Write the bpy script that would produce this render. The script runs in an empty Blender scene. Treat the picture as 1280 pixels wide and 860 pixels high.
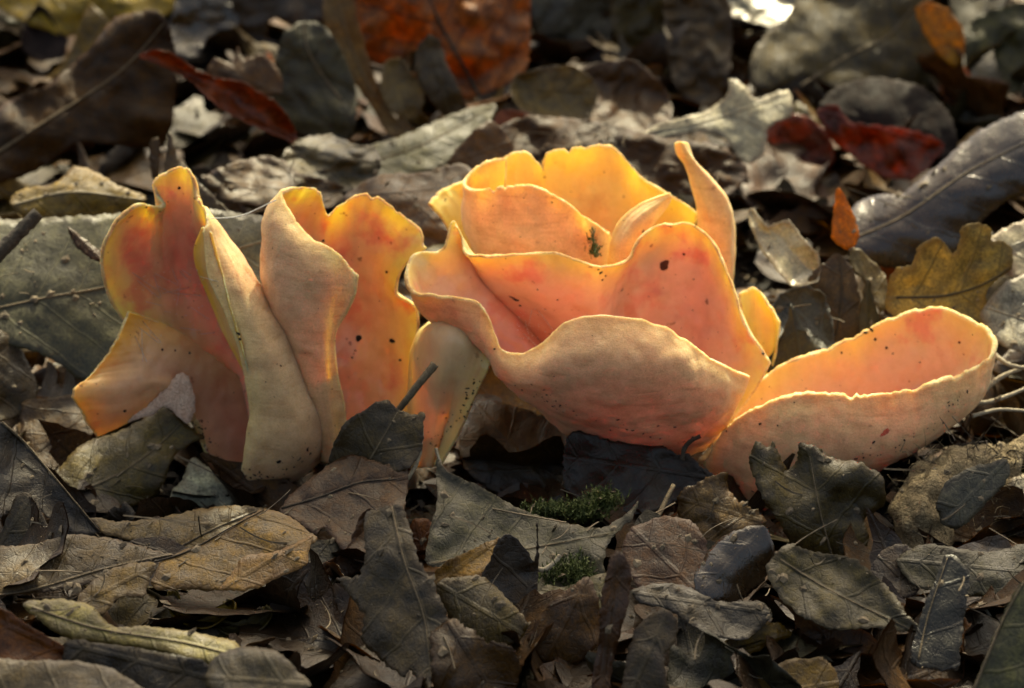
# Orange cup fungi in oak and beech leaf litter.  1 unit = 1 cm.
import bpy, math, random
import numpy as np
from mathutils import Vector, noise
from mathutils.geometry import delaunay_2d_cdt
from mathutils.bvhtree import BVHTree

random.seed(7)
rng = np.random.default_rng(7)
scene = bpy.context.scene
COL = scene.collection
R = math.radians

# ------------------------------------------------------------------ camera, sky, sun, exposure
PITCH, DIST, LENS = 20.0, 66.0, 98.4
TARGET = Vector((0, 0, 3.6))
VD = Vector((0, math.cos(R(PITCH)), -math.sin(R(PITCH))))
VU = Vector((0, math.sin(R(PITCH)), math.cos(R(PITCH))))
CAM = TARGET - VD * DIST
cd = bpy.data.cameras.new('camera')
cam = bpy.data.objects.new('camera', cd)
COL.objects.link(cam)
cam.location = CAM
cam.rotation_euler = (R(90 - PITCH), 0, 0)
cd.lens = LENS; cd.sensor_width = 36; cd.sensor_fit = 'HORIZONTAL'
cd.clip_start = 1; cd.clip_end = 3000
cd.dof.use_dof = True
cd.dof.focus_distance = 60.5
cd.dof.aperture_fstop = 0.22          # centimetre units: f/22 on a real lens
scene.camera = cam

SUN_EL, SUN_AZ = 56, 14               # degrees; azimuth measured from straight behind the fungi towards the right
wd = bpy.data.worlds.new('World'); scene.world = wd; wd.use_nodes = True
wn = wd.node_tree
sky = wn.nodes.new('ShaderNodeTexSky'); sky.sky_type = 'NISHITA'; sky.sun_disc = False
sky.sun_elevation = R(SUN_EL); sky.sun_rotation = R(SUN_AZ)
sky.dust_density = 6.0; sky.ozone_density = 0.0; sky.air_density = 0.5
bg = wn.nodes['Background']; bg.inputs[1].default_value = 0.15
wn.links.new(sky.outputs[0], bg.inputs[0])
sl = bpy.data.lights.new('sun', 'SUN'); sl.energy = 3.3; sl.angle = R(0.5); sl.color = (1, .93, .80)
sun = bpy.data.objects.new('sun', sl); COL.objects.link(sun)
SD = Vector((math.sin(R(SUN_AZ)) * math.cos(R(SUN_EL)), math.cos(R(SUN_AZ)) * math.cos(R(SUN_EL)), math.sin(R(SUN_EL))))
sun.location = SD * 200
sun.rotation_euler = SD.to_track_quat('Z', 'Y').to_euler()
scene.view_settings.view_transform = 'Standard'; scene.view_settings.look = 'None'
scene.view_settings.exposure = 1.2
scene.view_settings.use_white_balance = True; scene.view_settings.white_balance_temperature = 8100; scene.view_settings.white_balance_tint = -2
scene.view_settings.gamma = 1
scene.render.engine = 'CYCLES'
scene.cycles.max_bounces = 8; scene.cycles.transmission_bounces = 4
scene.cycles.sample_clamp_indirect = 6

# ------------------------------------------------------------------ photograph measurements -> world points
KPX = 36.0 / LENS / 1280.0
def ray(px, py):
    return VD + Vector((1, 0, 0)) * ((px - 640) * KPX) + VU * ((430 - py) * KPX)
def P(px, py, y):
    r = ray(px, py)
    return CAM + r * ((y - CAM.y) / r.y)
def gz(x, y):                                   # height of the ground
    z = 0.0
    if y > 5: z += 0.13 * (y - 5) * min(1, (y - 5) / 8)
    z += 0.25 * noise.noise(Vector((x * .16, y * .16, 3)))
    return z - .15
def at_height(px, py, h):
    lo, hi = -20.0, 80.0
    for _ in range(40):
        m = (lo + hi) / 2; p = P(px, py, m)
        if p.z - gz(p.x, p.y) > h: lo = m
        else: hi = m
    return (lo + hi) / 2

# ------------------------------------------------------------------ node helpers
def newmat(name):
    m = bpy.data.materials.new(name); m.use_nodes = True
    nt = m.node_tree; nt.nodes.clear()
    out = nt.nodes.new('ShaderNodeOutputMaterial')
    return m, nt, out
class N:
    def __init__(s, nt): s.nt = nt
    def node(s, t, **kw):
        n = s.nt.nodes.new(t)
        for k, v in kw.items(): setattr(n, k, v)
        return n
    def put(s, sock, v):
        if hasattr(v, 'is_output'): s.nt.links.new(v, sock)
        elif v is not None: sock.default_value = v
    def math(s, op, a, b=None, c=None, clamp=False):
        n = s.node('ShaderNodeMath', operation=op, use_clamp=clamp)
        s.put(n.inputs[0], a)
        if b is not None: s.put(n.inputs[1], b)
        if c is not None: s.put(n.inputs[2], c)
        return n.outputs[0]
    def mix(s, f, a, b, mode='MIX'):
        n = s.node('ShaderNodeMix', data_type='RGBA', blend_type=mode)
        s.put(n.inputs[0], f); s.put(n.inputs[6], a); s.put(n.inputs[7], b)
        return n.outputs[2]
    def noise(s, vec, scale, detail=4, rough=.55, dist=0):
        n = s.node('ShaderNodeTexNoise')
        s.put(n.inputs['Vector'], vec); n.inputs['Scale'].default_value = scale
        n.inputs['Detail'].default_value = detail; n.inputs['Roughness'].default_value = rough
        n.inputs['Distortion'].default_value = dist
        return n.outputs[0]
    def vor(s, vec, scale, feature='F1'):
        n = s.node('ShaderNodeTexVoronoi', feature=feature)
        s.put(n.inputs['Vector'], vec); n.inputs['Scale'].default_value = scale
        return n.outputs[0]
    def ramp(s, f, stops, interp='LINEAR'):
        n = s.node('ShaderNodeValToRGB'); cr_ = n.color_ramp; cr_.interpolation = interp
        while len(cr_.elements) < len(stops): cr_.elements.new(.5)
        for e, (p, c) in zip(cr_.elements, stops):
            e.position = p; e.color = (*c, 1) if len(c) == 3 else c
        s.put(n.inputs[0], f)
        return n.outputs[0]
    def rng(s, v, a, b, c=0., d=1., smooth=True):
        n = s.node('ShaderNodeMapRange', interpolation_type='SMOOTHSTEP' if smooth else 'LINEAR')
        s.put(n.inputs[0], v)
        for i, q in enumerate((a, b, c, d)): n.inputs[i + 1].default_value = q
        return n.outputs[0]
    def bump(s, h, strength, dist=.1, prev=None):
        n = s.node('ShaderNodeBump'); n.inputs['Strength'].default_value = strength
        n.inputs['Distance'].default_value = dist
        s.put(n.inputs['Height'], h)
        if prev is not None: s.put(n.inputs['Normal'], prev)
        return n.outputs[0]

def c4(c): return (c[0], c[1], c[2], 1)

# ------------------------------------------------------------------ fungus flesh
def fungus_mat(name, stops, blotch, grain, speck, rough, inner):
    m, nt, out = newmat(name); q = N(nt)
    tc = q.node('ShaderNodeTexCoord').outputs['Object']
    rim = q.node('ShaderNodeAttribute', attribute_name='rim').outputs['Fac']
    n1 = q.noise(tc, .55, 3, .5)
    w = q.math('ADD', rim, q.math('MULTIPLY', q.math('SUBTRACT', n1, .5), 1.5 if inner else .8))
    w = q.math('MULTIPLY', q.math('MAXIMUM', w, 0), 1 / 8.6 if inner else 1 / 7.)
    col = q.ramp(w, stops)  # flesh colour by rim distance; inner stops also paint rim glow and deep shade
    n2 = q.noise(tc, .9, 4, .6)
    col = q.mix(q.math('MULTIPLY', q.rng(n2, .52, .70), .6 if inner else .28), col, c4(blotch))
    n3 = q.noise(tc, 14 if inner else 26, 3, .7)
    col = q.mix(grain, col, q.ramp(n3, [(.25, (.45, .40, .34)), (.55, (1, 1, 1)), (.75, (1.12, 1.12, 1.1))]), 'MULTIPLY')
    n5 = q.noise(tc, 2.6, 5, .65)
    col = q.mix(.22 if inner else .4, col, q.ramp(n5, [(.3, (.66, .50, .40)), (.62, (1.0, 1.0, 1.0))]), 'MULTIPLY')
    n4 = q.noise(tc, 4.2, 2, .5)
    col = q.mix(q.math('MULTIPLY', q.rng(n4, .70, .76), speck), col, (.20, .05, .02, 1))
    if not inner:                                 # fine creases running round the cup
        mp = q.node('ShaderNodeMapping'); q.put(mp.inputs[0], tc); mp.inputs['Scale'].default_value = (.5, .5, 3.2)
        mp.inputs['Rotation'].default_value = (0, .25, 0)
        st = q.noise(mp.outputs[0], 2.2, 5, .65, .6)
        col = q.mix(.28, col, q.ramp(st, [(.34, (.62, .42, .30)), (.46, (1, 1, 1))]), 'MULTIPLY')
    bs = q.node('ShaderNodeBsdfPrincipled')
    q.put(bs.inputs['Base Color'], col)
    bs.inputs['Roughness'].default_value = rough
    bs.inputs['Specular IOR Level'].default_value = .45 if inner else .2
    bs.inputs['Subsurface Weight'].default_value = .85
    bs.inputs['Subsurface Radius'].default_value = (1, .76, .50)
    bs.inputs['Subsurface Scale'].default_value = .22
    if inner:
        h = q.math('ADD', q.math('MULTIPLY', q.noise(tc, 1.6, 3, .5), .5), q.math('MULTIPLY', n3, .03))
        q.put(bs.inputs['Normal'], q.bump(h, .4, .12))
    else:
        gr = q.vor(tc, 26)
        h = q.math('ADD', q.math('MULTIPLY', gr, .25), q.math('MULTIPLY', n3, .3))
        b1 = q.bump(h, .4, .045)
        b2 = q.bump(q.noise(tc, 4.5, 5, .7, 1.0), .30, .09, b1)
        q.put(bs.inputs['Normal'], q.bump(st, .2, .10, b2))
    nt.links.new(bs.outputs[0], out.inputs[0])
    return m
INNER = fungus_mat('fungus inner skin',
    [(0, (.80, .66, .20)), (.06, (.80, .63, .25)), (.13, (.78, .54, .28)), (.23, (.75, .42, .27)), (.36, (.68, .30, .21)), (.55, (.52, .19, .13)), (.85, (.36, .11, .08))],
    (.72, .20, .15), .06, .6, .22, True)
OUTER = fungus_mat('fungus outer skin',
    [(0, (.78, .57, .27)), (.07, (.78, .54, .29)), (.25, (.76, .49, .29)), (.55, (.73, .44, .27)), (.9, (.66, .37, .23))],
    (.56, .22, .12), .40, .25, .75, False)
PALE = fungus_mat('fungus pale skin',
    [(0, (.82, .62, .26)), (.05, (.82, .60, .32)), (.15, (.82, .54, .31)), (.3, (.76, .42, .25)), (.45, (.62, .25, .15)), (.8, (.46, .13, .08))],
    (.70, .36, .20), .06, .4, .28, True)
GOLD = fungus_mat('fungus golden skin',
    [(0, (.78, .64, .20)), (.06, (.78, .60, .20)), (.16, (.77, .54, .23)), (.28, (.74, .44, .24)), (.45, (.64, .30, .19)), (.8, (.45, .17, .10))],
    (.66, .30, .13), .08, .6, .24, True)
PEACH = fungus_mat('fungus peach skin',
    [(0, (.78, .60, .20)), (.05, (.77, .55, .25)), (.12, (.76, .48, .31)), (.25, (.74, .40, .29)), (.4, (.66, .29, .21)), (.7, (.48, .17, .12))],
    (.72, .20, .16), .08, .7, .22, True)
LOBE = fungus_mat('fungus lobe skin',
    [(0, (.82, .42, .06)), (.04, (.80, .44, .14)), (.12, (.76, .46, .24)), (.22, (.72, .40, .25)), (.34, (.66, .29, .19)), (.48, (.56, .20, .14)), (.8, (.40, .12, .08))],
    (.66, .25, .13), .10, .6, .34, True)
def rim_mat():
    m, nt, out = newmat('fungus rim'); q = N(nt)
    tc = q.node('ShaderNodeTexCoord').outputs['Object']
    n = q.noise(tc, 22, 3, .7)
    big = q.noise(tc, 1.7, 4, .65)
    col = q.mix(q.rng(big, .40, .62), q.ramp(n, [(.3, (.42, .27, .10)), (.62, (.62, .44, .18))]), q.ramp(n, [(.3, (.62, .48, .20)), (.62, (.84, .72, .42))]))
    brn = q.noise(tc, 1.1, 4, .7)
    col = q.mix(q.math('MULTIPLY', q.rng(brn, .54, .66), .75), col, (.34, .17, .06, 1))
    bs = q.node('ShaderNodeBsdfPrincipled'); q.put(bs.inputs['Base Color'], col)
    bs.inputs['Roughness'].default_value = .7
    bs.inputs['Subsurface Weight'].default_value = .8
    bs.inputs['Subsurface Radius'].default_value = (1, .6, .2); bs.inputs['Subsurface Scale'].default_value = .2
    q.put(bs.inputs['Normal'], q.bump(n, .7, .06))
    nt.links.new(bs.outputs[0], out.inputs[0]); return m
RIM = rim_mat()

def cr_eval(Pts, t):
    """Catmull-Rom through Pts (n,k,...) at parameters t."""
    Pts = np.asarray(Pts, float); n = len(Pts)
    ext = np.concatenate([[2 * Pts[0] - Pts[1]], Pts, [2 * Pts[-1] - Pts[-2]]])
    i = np.clip(np.floor(t).astype(int), 0, n - 2); f = t - i
    sh = (-1,) + (1,) * (Pts.ndim - 1)
    f = f.reshape(sh)
    a, b, c, d = ext[i], ext[i + 1], ext[i + 2], ext[i + 3]
    return .5 * ((2 * b) + (c - a) * f + (2 * a - 5 * b + 4 * c - d) * f ** 2 + (3 * b - a - 3 * c + d) * f ** 3)
def resample(Pts, n, per=12):
    t = np.linspace(0, len(Pts) - 1, (len(Pts) - 1) * per + 1)
    q = cr_eval(Pts, t)
    L = np.r_[0, np.cumsum(np.linalg.norm(np.diff(q, axis=0), axis=1))]
    return np.stack([np.interp(np.linspace(0, L[-1], n), L, q[:, k]) for k in range(q.shape[1])], 1)

def link(name, me, parent=None):
    o = bpy.data.objects.new(name, me); COL.objects.link(o)
    if parent is not None: o.parent = parent
    return o
def tag(o, label, cat, group=None, kind=None):
    if label: o['label'] = label
    if cat: o['category'] = cat
    if group: o['group'] = group
    if kind: o['kind'] = kind
    return o
def empty(name, label, cat, loc=(0, 0, 0), group=None):
    o = bpy.data.objects.new(name, None); COL.objects.link(o)
    o.location = loc; o.empty_display_size = .5
    return tag(o, label, cat, group)
def mesh_from(name, verts, faces, mats, fmat=None, smooth=True):
    me = bpy.data.meshes.new(name)
    me.from_pydata([tuple(v) for v in verts], [], faces)
    for m in mats: me.materials.append(m)
    if fmat is not None: me.polygons.foreach_set('material_index', np.asarray(fmat, np.int32))
    me.polygons.foreach_set('use_smooth', np.full(len(me.polygons), smooth))
    me.update(); return me

NSEED = [0]
def fbm(p, f, oct=3):
    v, a, s = 0., 1., f
    for _ in range(oct):
        v += a * noise.noise(Vector(p) * s); a *= .5; s *= 2.1
    return v
def grid_surface(cols, nu, nv):
    """cols: columns of (px,py,y) control points, foot to rim -> (nu,nv,3) world points"""
    W = np.array([resample(np.array([P(*c)[:] for c in col]), nv) for col in cols])     # ncol,nv,3
    mid = W[:, [nv // 2, -1]].mean(1)
    fine = np.linspace(0, len(W) - 1, (len(W) - 1) * 20 + 1)
    q = cr_eval(W[:, -1], fine) * .6 + cr_eval(W[:, nv // 2], fine) * .4
    L = np.r_[0, np.cumsum(np.linalg.norm(np.diff(q, axis=0), axis=1))]
    t = np.interp(np.linspace(0, L[-1], nu), L, fine)
    return cr_eval(W, t), t
def fungus_sheet(name, parent, cols, flip=False, nu=170, nv=64, th=.17, free=(1, 1), wob=.05, jag=.05, nicks=(), rim_w=1.15, mats=None, sidefade=0.):
    G, t = grid_surface(cols, nu, nv)
    NSEED[0] += 11; sd = NSEED[0]
    # ragged rim: pull each column's top rows down a little
    top_len = np.r_[[np.linalg.norm(np.diff(G[i], axis=0), axis=1).sum() for i in range(nu)]]
    out = G.copy()
    for i in range(nu):
        cut = jag * (.5 + .5 * noise.noise(Vector((i * .55, sd, 0)))) + jag * 1.3 * max(0, noise.noise(Vector((i * .16, sd, 5))))
        for (u, w, d) in nicks:
            x = abs(t[i] - u) / w
            if x < 1: cut += d * (1 - x ** 1.5)
        s = np.linspace(0, nv - 1, nv) * (1 - cut / max(top_len[i], .1))
        for k in range(3): out[i, :, k] = np.interp(s, np.arange(nv), G[i, :, k])
    G = out
    du = np.gradient(G, axis=0); dv = np.gradient(G, axis=1)
    nn = np.cross(du, dv); nn /= np.linalg.norm(nn, axis=2, keepdims=True) + 1e-9
    # gentle lumps
    for i in range(nu):
        for j in range(nv):
            p = G[i, j]
            G[i, j] += nn[i, j] * wob * (fbm((p[0] + sd, p[1], p[2]), .9, 3) + .35 * noise.noise(Vector((p[0] * 3.1, p[1] * 3.1 + sd, p[2] * 3.1))))
    if flip: nn = -nn
    lv = np.zeros((nu, nv)); seg = np.linalg.norm(np.diff(G, axis=1), axis=2)
    lv[:, :-1] = seg[:, ::-1].cumsum(1)[:, ::-1]
    rim = lv.copy()
    su = np.linalg.norm(np.diff(G, axis=0), axis=2)
    sf = sidefade * (1 - np.linspace(0, 1, nv)) ** 1.2
    if free[0]: a = np.zeros((nu, nv)); a[1:] = su.cumsum(0); a = a + sf; rim = np.minimum(rim, a)
    if free[1]: a = np.zeros((nu, nv)); a[:-1] = su[::-1].cumsum(0)[::-1]; a = a + sf; rim = np.minimum(rim, a)
    tt = (th * .5) * (.5 + .6 * np.clip(rim / 1.3, 0, 1) + .12 * np.exp(-(rim / .1) ** 2) * rim_w)[..., None]
    wv = np.array([[1 + .75 * noise.noise(Vector((i * .045, sd, 2))) + .3 * noise.noise(Vector((i * .21, sd, 6)))] for i in range(nu)])
    fade = np.exp(-(rim / .8) ** 2)[..., None]
    tt = tt * (1 + (wv[:, None] - 1) * fade) * (1 - .18 * fade)
    A = G + nn * tt; B = G - nn * tt
    verts = np.concatenate([A.reshape(-1, 3), B.reshape(-1, 3)])
    rimv = np.concatenate([rim.ravel(), rim.ravel()])
    off = nu * nv
    idx = lambda i, j: i * nv + j
    faces, fm = [], []
    for i in range(nu - 1):
        for j in range(nv - 1):
            a, b, c, d = idx(i, j), idx(i + 1, j), idx(i + 1, j + 1), idx(i, j + 1)
            f1, f2 = (a, b, c, d), (off + a, off + d, off + c, off + b)
            if flip: f1, f2 = f1[::-1], f2[::-1]
            faces += [f1, f2]; fm += [0, 1]
    # rounded edge strip all the way round
    loop = [(0, j) for j in range(nv)] + [(i, nv - 1) for i in range(1, nu)] + [(nu - 1, j) for j in range(nv - 2, -1, -1)] + [(i, 0) for i in range(nu - 2, 0, -1)]
    ex = []
    for (i, j) in loop:
        o = np.zeros(3)
        if j == nv - 1: o += dv[i, j] / (np.linalg.norm(dv[i, j]) + 1e-9)
        if i == 0: o -= du[i, j] / (np.linalg.norm(du[i, j]) + 1e-9)
        if i == nu - 1: o += du[i, j] / (np.linalg.norm(du[i, j]) + 1e-9)
        ln = np.linalg.norm(o)
        if ln > 0: o /= ln
        ex.append(G[i, j] + o * tt[i, j, 0] * .8)
    base = len(verts); verts = np.concatenate([verts, np.array(ex)]); rimv = np.concatenate([rimv, np.zeros(len(ex))])
    n = len(loop)
    for k in range(n):
        k2 = (k + 1) % n
        a, b = idx(*loop[k]), idx(*loop[k2])
        q1, q2 = (a, b, base + k2, base + k), (base + k, base + k2, off + b, off + a)
        if flip: q1, q2 = q1[::-1], q2[::-1]
        faces += [q1, q2]; fm += [2, 2]
    me = mesh_from(name, verts, faces, mats or [INNER, OUTER, RIM], fm)
    me.attributes.new('rim', 'FLOAT', 'POINT').data.foreach_set('value', rimv.astype(np.float32))
    return link(name, me, parent)

FUNGI = []
def fungus(label, loc):
    o = empty('cup_fungus', label, 'fungus', loc, 'orange cup fungi growing in a cluster')
    FUNGI.append(o); return o
def sheet_in(root, name, *a, **k):
    o = fungus_sheet(name, None, *a, **k)
    o.parent = root; o.matrix_parent_inverse.identity()
    me = o.data
    co = np.empty(len(me.vertices) * 3, np.float32); me.vertices.foreach_get('co', co)
    co = co.reshape(-1, 3) - np.array(root.location, np.float32)
    me.vertices.foreach_set('co', co.ravel()); me.update()
    return o
def base_at(px, py, y): p = P(px, py, y); return (p.x, p.y, p.z)

# --- A: the split ear
fA = fungus('tall ear-shaped orange fungus with a torn side lobe, in front of the big grey leaf', base_at(300, 612, 0))
sheet_in(fA, 'cup_wall', [
    [(300,611,.9),(270,560,1.5),(226,470,1.5),(150,393,1.1),(128,335,.8),(132,305,.7),(148,275,.6)],
    [(300,611,1.0),(275,545,1.6),(205,440,1.5),(172,375,1.6),(155,320,1.4),(156,285,1.2),(170,255,.9)],
    [(300,611,1.1),(278,540,1.8),(224,440,1.8),(194,370,1.9),(183,315,1.75),(184,285,1.55),(192,256,1.3)],
    [(300,611,1.1),(280,540,1.8),(230,440,1.9),(206,370,2.0),(195,310,1.8),(197,278,1.65),(204,254,1.5)],
    [(300,611,1.1),(282,540,1.9),(238,440,2.0),(216,370,2.1),(203,300,1.9),(200,258,1.7),(191,229,1.6)],
    [(302,611,1.1),(286,535,1.9),(255,440,2.1),(235,360,2.2),(222,290,2.0),(216,245,1.7),(216,211,1.5)],
    [(304,611,1.1),(294,535,1.9),(275,440,2.0),(255,360,2.0),(242,290,1.8),(238,245,1.5),(236,212,1.3)],
    [(300,611,.6),(318,540,1.1),(308,450,1.5),(285,370,1.4),(262,305,1.2),(252,275,1.0),(250,253,.9)],
    [(335,611,.2),(392,575,.2),(410,525,.2),(375,435,.3),(325,360,.4),(280,295,.5),(256,262,.6)],
    [(328,612,-.8),(362,585,-1.2),(378,525,-1.4),(345,440,-1.2),(312,375,-.8),(280,320,-.2),(258,272,.3)],
    [(310,610,-1.1),(322,570,-1.5),(332,515,-1.6),(314,440,-1.4),(294,385,-1.0),(268,330,-.4),(257,282,.1)],
    [(299,606,-1.0),(306,565,-1.3),(313,512,-1.4),(303,455,-1.3),(284,395,-1.0),(262,345,-.5),(254,290,0)]],
    nu=230, nv=80, wob=.06, th=.19, nicks=[(6.6, .3, .12)])
sheet_in(fA, 'lobe', [
    [(330,500,1.9),(318,490,1.7),(270,452,1.35),(205,406,.9),(160,390,.4)],
    [(330,530,1.5),(318,520,1.4),(268,474,1.1),(198,428,.5),(142,428,0)],
    [(328,560,1.2),(318,552,1.1),(268,508,.9),(190,462,.2),(112,470,-.4)],
    [(322,590,.9),(314,585,.8),(264,540,.75),(205,480,.2),(150,495,-.4),(89,496,-1.0)],
    [(304,616,.4),(296,612,.4),(262,572,.5),(238,512,.5),(207,492,.3),(168,524,-.1),(121,546,-.5)]],
    flip=True, nu=120, nv=120, wob=.07, th=.17, sidefade=2.2, nicks=[(3.3, .3, .08)], mats=[LOBE, OUTER, RIM])
sheet_in(fA, 'rolled_edge', [
    [(309,470,-1.0),(286,428,-.5),(262,374,.1),(243,320,.3),(253,284,.3)],
    [(311,470,-1.15),(292,428,-.75),(270,376,-.2),(254,322,.05),(256,284,.2)],
    [(313,472,-1.42),(303,434,-1.4),(290,388,-1.1),(277,342,-.65),(264,290,-.1)]], nu=40, nv=90, wob=.03, th=.1, mats=[LOBE, OUTER, RIM])

# --- B: the folded ear
fB = fungus('upright orange fungus curled over at the top, with notched lobe and dirt specks inside', base_at(455, 575, .2))
sheet_in(fB, 'cup_wall', [
    [(520,572,.4),(526,480,.9),(523,425,1.0),(519,384,1.1),(495,368,1.25),(506,332,1.3),(533,309,1.15)],
    [(490,572,.8),(495,480,1.4),(491,415,1.6),(483,375,1.7),(478,358,1.7),(490,315,1.6),(517,279,1.3)],
    [(460,574,1.0),(456,480,1.6),(450,400,1.9),(448,340,1.9),(452,300,1.8),(456,270,1.6),(460,242,1.4)],
    [(430,574,1.0),(420,480,1.5),(415,400,1.8),(412,340,1.8),(411,305,1.7),(410,285,1.6),(411,262,1.4)],
    [(412,574,.8),(388,480,1.2),(372,400,1.5),(366,340,1.4),(370,290,1.3),(382,258,1.1),(396,236,.9)],
    [(402,574,.1),(376,480,.2),(346,400,.3),(333,340,.3),(333,295,.3),(338,262,.4),(358,238,.5)],
    [(405,578,-.6),(390,500,-.8),(368,430,-.8),(350,370,-.7),(344,310,-.5),(347,280,-.3),(358,256,.1)],
    [(418,578,-.8),(407,510,-1.0),(398,450,-1.1),(389,390,-1.1),(384,340,-1.0),(383,312,-.8),(388,296,-.5)],
    [(426,578,-.8),(418,510,-1.0),(410,455,-1.1),(412,400,-1.2),(418,360,-1.2),(418,332,-1.1),(420,313,-.9)],
    [(433,578,-.7),(430,510,-.9),(419,455,-1.0),(420,415,-1.1),(434,388,-1.2),(444,365,-1.3),(446,345,-1.3)]],
    flip=True, nu=230, nv=80, wob=.06, th=.18, nicks=[(3.0, .22, .18), (1.9, .1, .08)])

# --- B2: the small bud-like cup
fb = fungus('small pale bulging fungus squeezed under the lip of the widest cup', base_at(545, 580, -.3))
sheet_in(fb, 'cup_wall', [
    [(512,585,.5),(511,500,.6),(514,450,.5),(521,418,.5),(536,402,.8)],
    [(526,585,.1),(529,500,.0),(532,450,-.3),(539,410,-.4),(553,399,.5)],
    [(536,584,-.2),(545,510,-.4),(553,460,-.9),(560,412,-.8),(570,397,.4)],
    [(542,583,-.1),(560,520,-.2),(572,468,-.9),(581,420,-.9),(584,400,.2)],
    [(544,582,-.35),(567,528,-.4),(588,474,-.85),(600,434,-.7),(597,410,.1)],
    [(550,581,-.5),(574,540,-.5),(597,486,-.8),(613,450,-.8),(605,424,0)]],
    nu=140, nv=80, wob=.04, th=.14, mats=[PALE, OUTER, RIM])

# --- C: the wide front cup
fC = fungus('widest orange cup with a wavy rim and broad tan front wall, dark hole inside', base_at(820, 560, .3))
sheet_in(fC, 'cup_wall', [
    [(880,562,-.3),(905,532,-.8),(925,500,-.9),(936,470,-.6)],
    [(852,568,-.4),(872,536,-1.3),(890,492,-1.6),(893,450,-1.3)],
    [(812,566,-.5),(812,532,-1.9),(830,462,-2.4),(832,409,-1.8)],
    [(770,556,-.5),(762,518,-2.1),(765,452,-2.7),(772,396,-2.0)],
    [(735,546,-.5),(710,508,-1.9),(705,457,-2.5),(716,400,-1.9)],
    [(712,538,-.3),(680,500,-1.5),(665,474,-2.0),(666,435,-1.6)],
    [(702,530,-.1),(652,491,-1.2),(634,464,-1.6),(629,438,-1.4)],
    [(697,525,.1),(637,478,-1.1),(612,440,-1.4),(613,400,-1.3)],
    [(697,520,.4),(627,462,-.8),(592,412,-1.2),(596,377,-1.2)],
    [(702,518,.7),(620,450,-.2),(560,402,-.6),(552,369,-.9)],
    [(707,518,1.0),(617,440,.5),(538,397,.1),(513,364,-.5)],
    [(717,518,1.2),(622,440,1.0),(542,382,.6),(506,340,.1)],
    [(727,518,1.4),(632,432,1.3),(562,367,1.0),(520,316,.7)],
    [(737,518,1.5),(652,430,1.5),(592,370,1.3),(551,312,1.0)],
    [(740,518,1.6),(652,415,1.7),(592,345,1.5),(565,275,1.2)],
    [(744,518,1.75),(668,420,2.1),(608,360,1.85),(577,292,1.2)],
    [(750,518,1.75),(686,430,2.0),(632,370,1.7),(585,317,.9)],
    [(760,518,1.75),(712,430,1.7),(672,365,1.0),(640,317,.75)],
    [(780,522,1.8),(742,430,1.6),(712,365,.85),(700,317,.7)],
    [(795,524,1.8),(768,435,1.75),(748,375,1.05),(745,331,.8)],
    [(810,528,1.8),(788,440,2.15),(774,375,2.1),(785,325,1.3)],
    [(820,532,1.7),(808,440,2.05),(797,370,2.1),(800,296,1.6)],
    [(830,537,1.6),(832,440,2.1),(832,360,2.3),(832,279,1.9)],
    [(850,547,1.5),(866,440,2.0),(876,360,2.1),(876,286,1.8)],
    [(866,552,1.2),(892,450,1.5),(905,390,1.6),(906,332,1.4)],
    [(876,557,.6),(907,490,.8),(926,440,.9),(932,402,.8)],
    [(886,560,.1),(920,520,.2),(946,486,.1),(963,452,.1)]],
    nu=380, nv=80, wob=.07, th=.165, mats=[PEACH, OUTER, RIM], free=(1, 1))

# --- D: the rear cup
fD = fungus('yellow-orange cup behind the widest one, with tall back wall and a thin upright horn', base_at(700, 360, 4.5))
sheet_in(fD, 'cup_wall', [
    [(775,400,3.4),(767,330,3.4),(761,291,3.2)],
    [(742,400,3.1),(740,325,2.9),(731,270,2.7)],
    [(712,400,2.9),(701,315,2.7),(701,248,2.6)],
    [(682,400,2.9),(666,310,2.6),(666,232,2.6)],
    [(657,400,2.9),(626,305,2.7),(626,233,2.7)],
    [(642,400,3.2),(599,300,3.1),(594,237,2.9)],
    [(642,400,3.8),(586,290,3.7),(581,229,3.5)],
    [(647,400,4.2),(592,280,4.2),(590,213,4.1)],
    [(652,400,4.5),(610,275,4.5),(607,202,4.4)],
    [(657,400,4.6),(632,275,4.5),(632,197,4.4)]], nu=200, nv=60, wob=.05, th=.17, mats=[GOLD, OUTER, RIM], nicks=[(4.25, .12, .1), (3.85, .07, .08)])
sheet_in(fD, 'back_wall', [
    [(602,400,5),(562,290,4.6),(536,254,4.4)],
    [(612,400,5.2),(577,270,5),(552,238,4.9)],
    [(622,400,5.4),(596,265,5.5),(590,221,5.4)],
    [(642,400,5.6),(636,260,5.9),(632,195,5.8)],
    [(662,400,5.7),(660,260,6),(658,190,5.9)],
    [(682,400,5.8),(678,270,6.1),(678,207,6.0)],
    [(698,400,5.8),(690,260,6.1),(685,190,6.0)],
    [(730,400,5.8),(730,260,6.1),(730,183,6.0)],
    [(760,400,5.8),(766,265,6),(766,184,5.9)],
    [(790,405,5.6),(800,285,5.8),(801,220,5.7)],
    [(820,410,5.4),(836,300,5.5),(838,243,5.3)],
    [(845,415,5.),(861,310,5),(872,265,4.9)]], nu=220, nv=60, wob=.06, th=.16, mats=[GOLD, OUTER, RIM], nicks=[(5.1, .25, .15), (6.6, .07, .1)])
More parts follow.
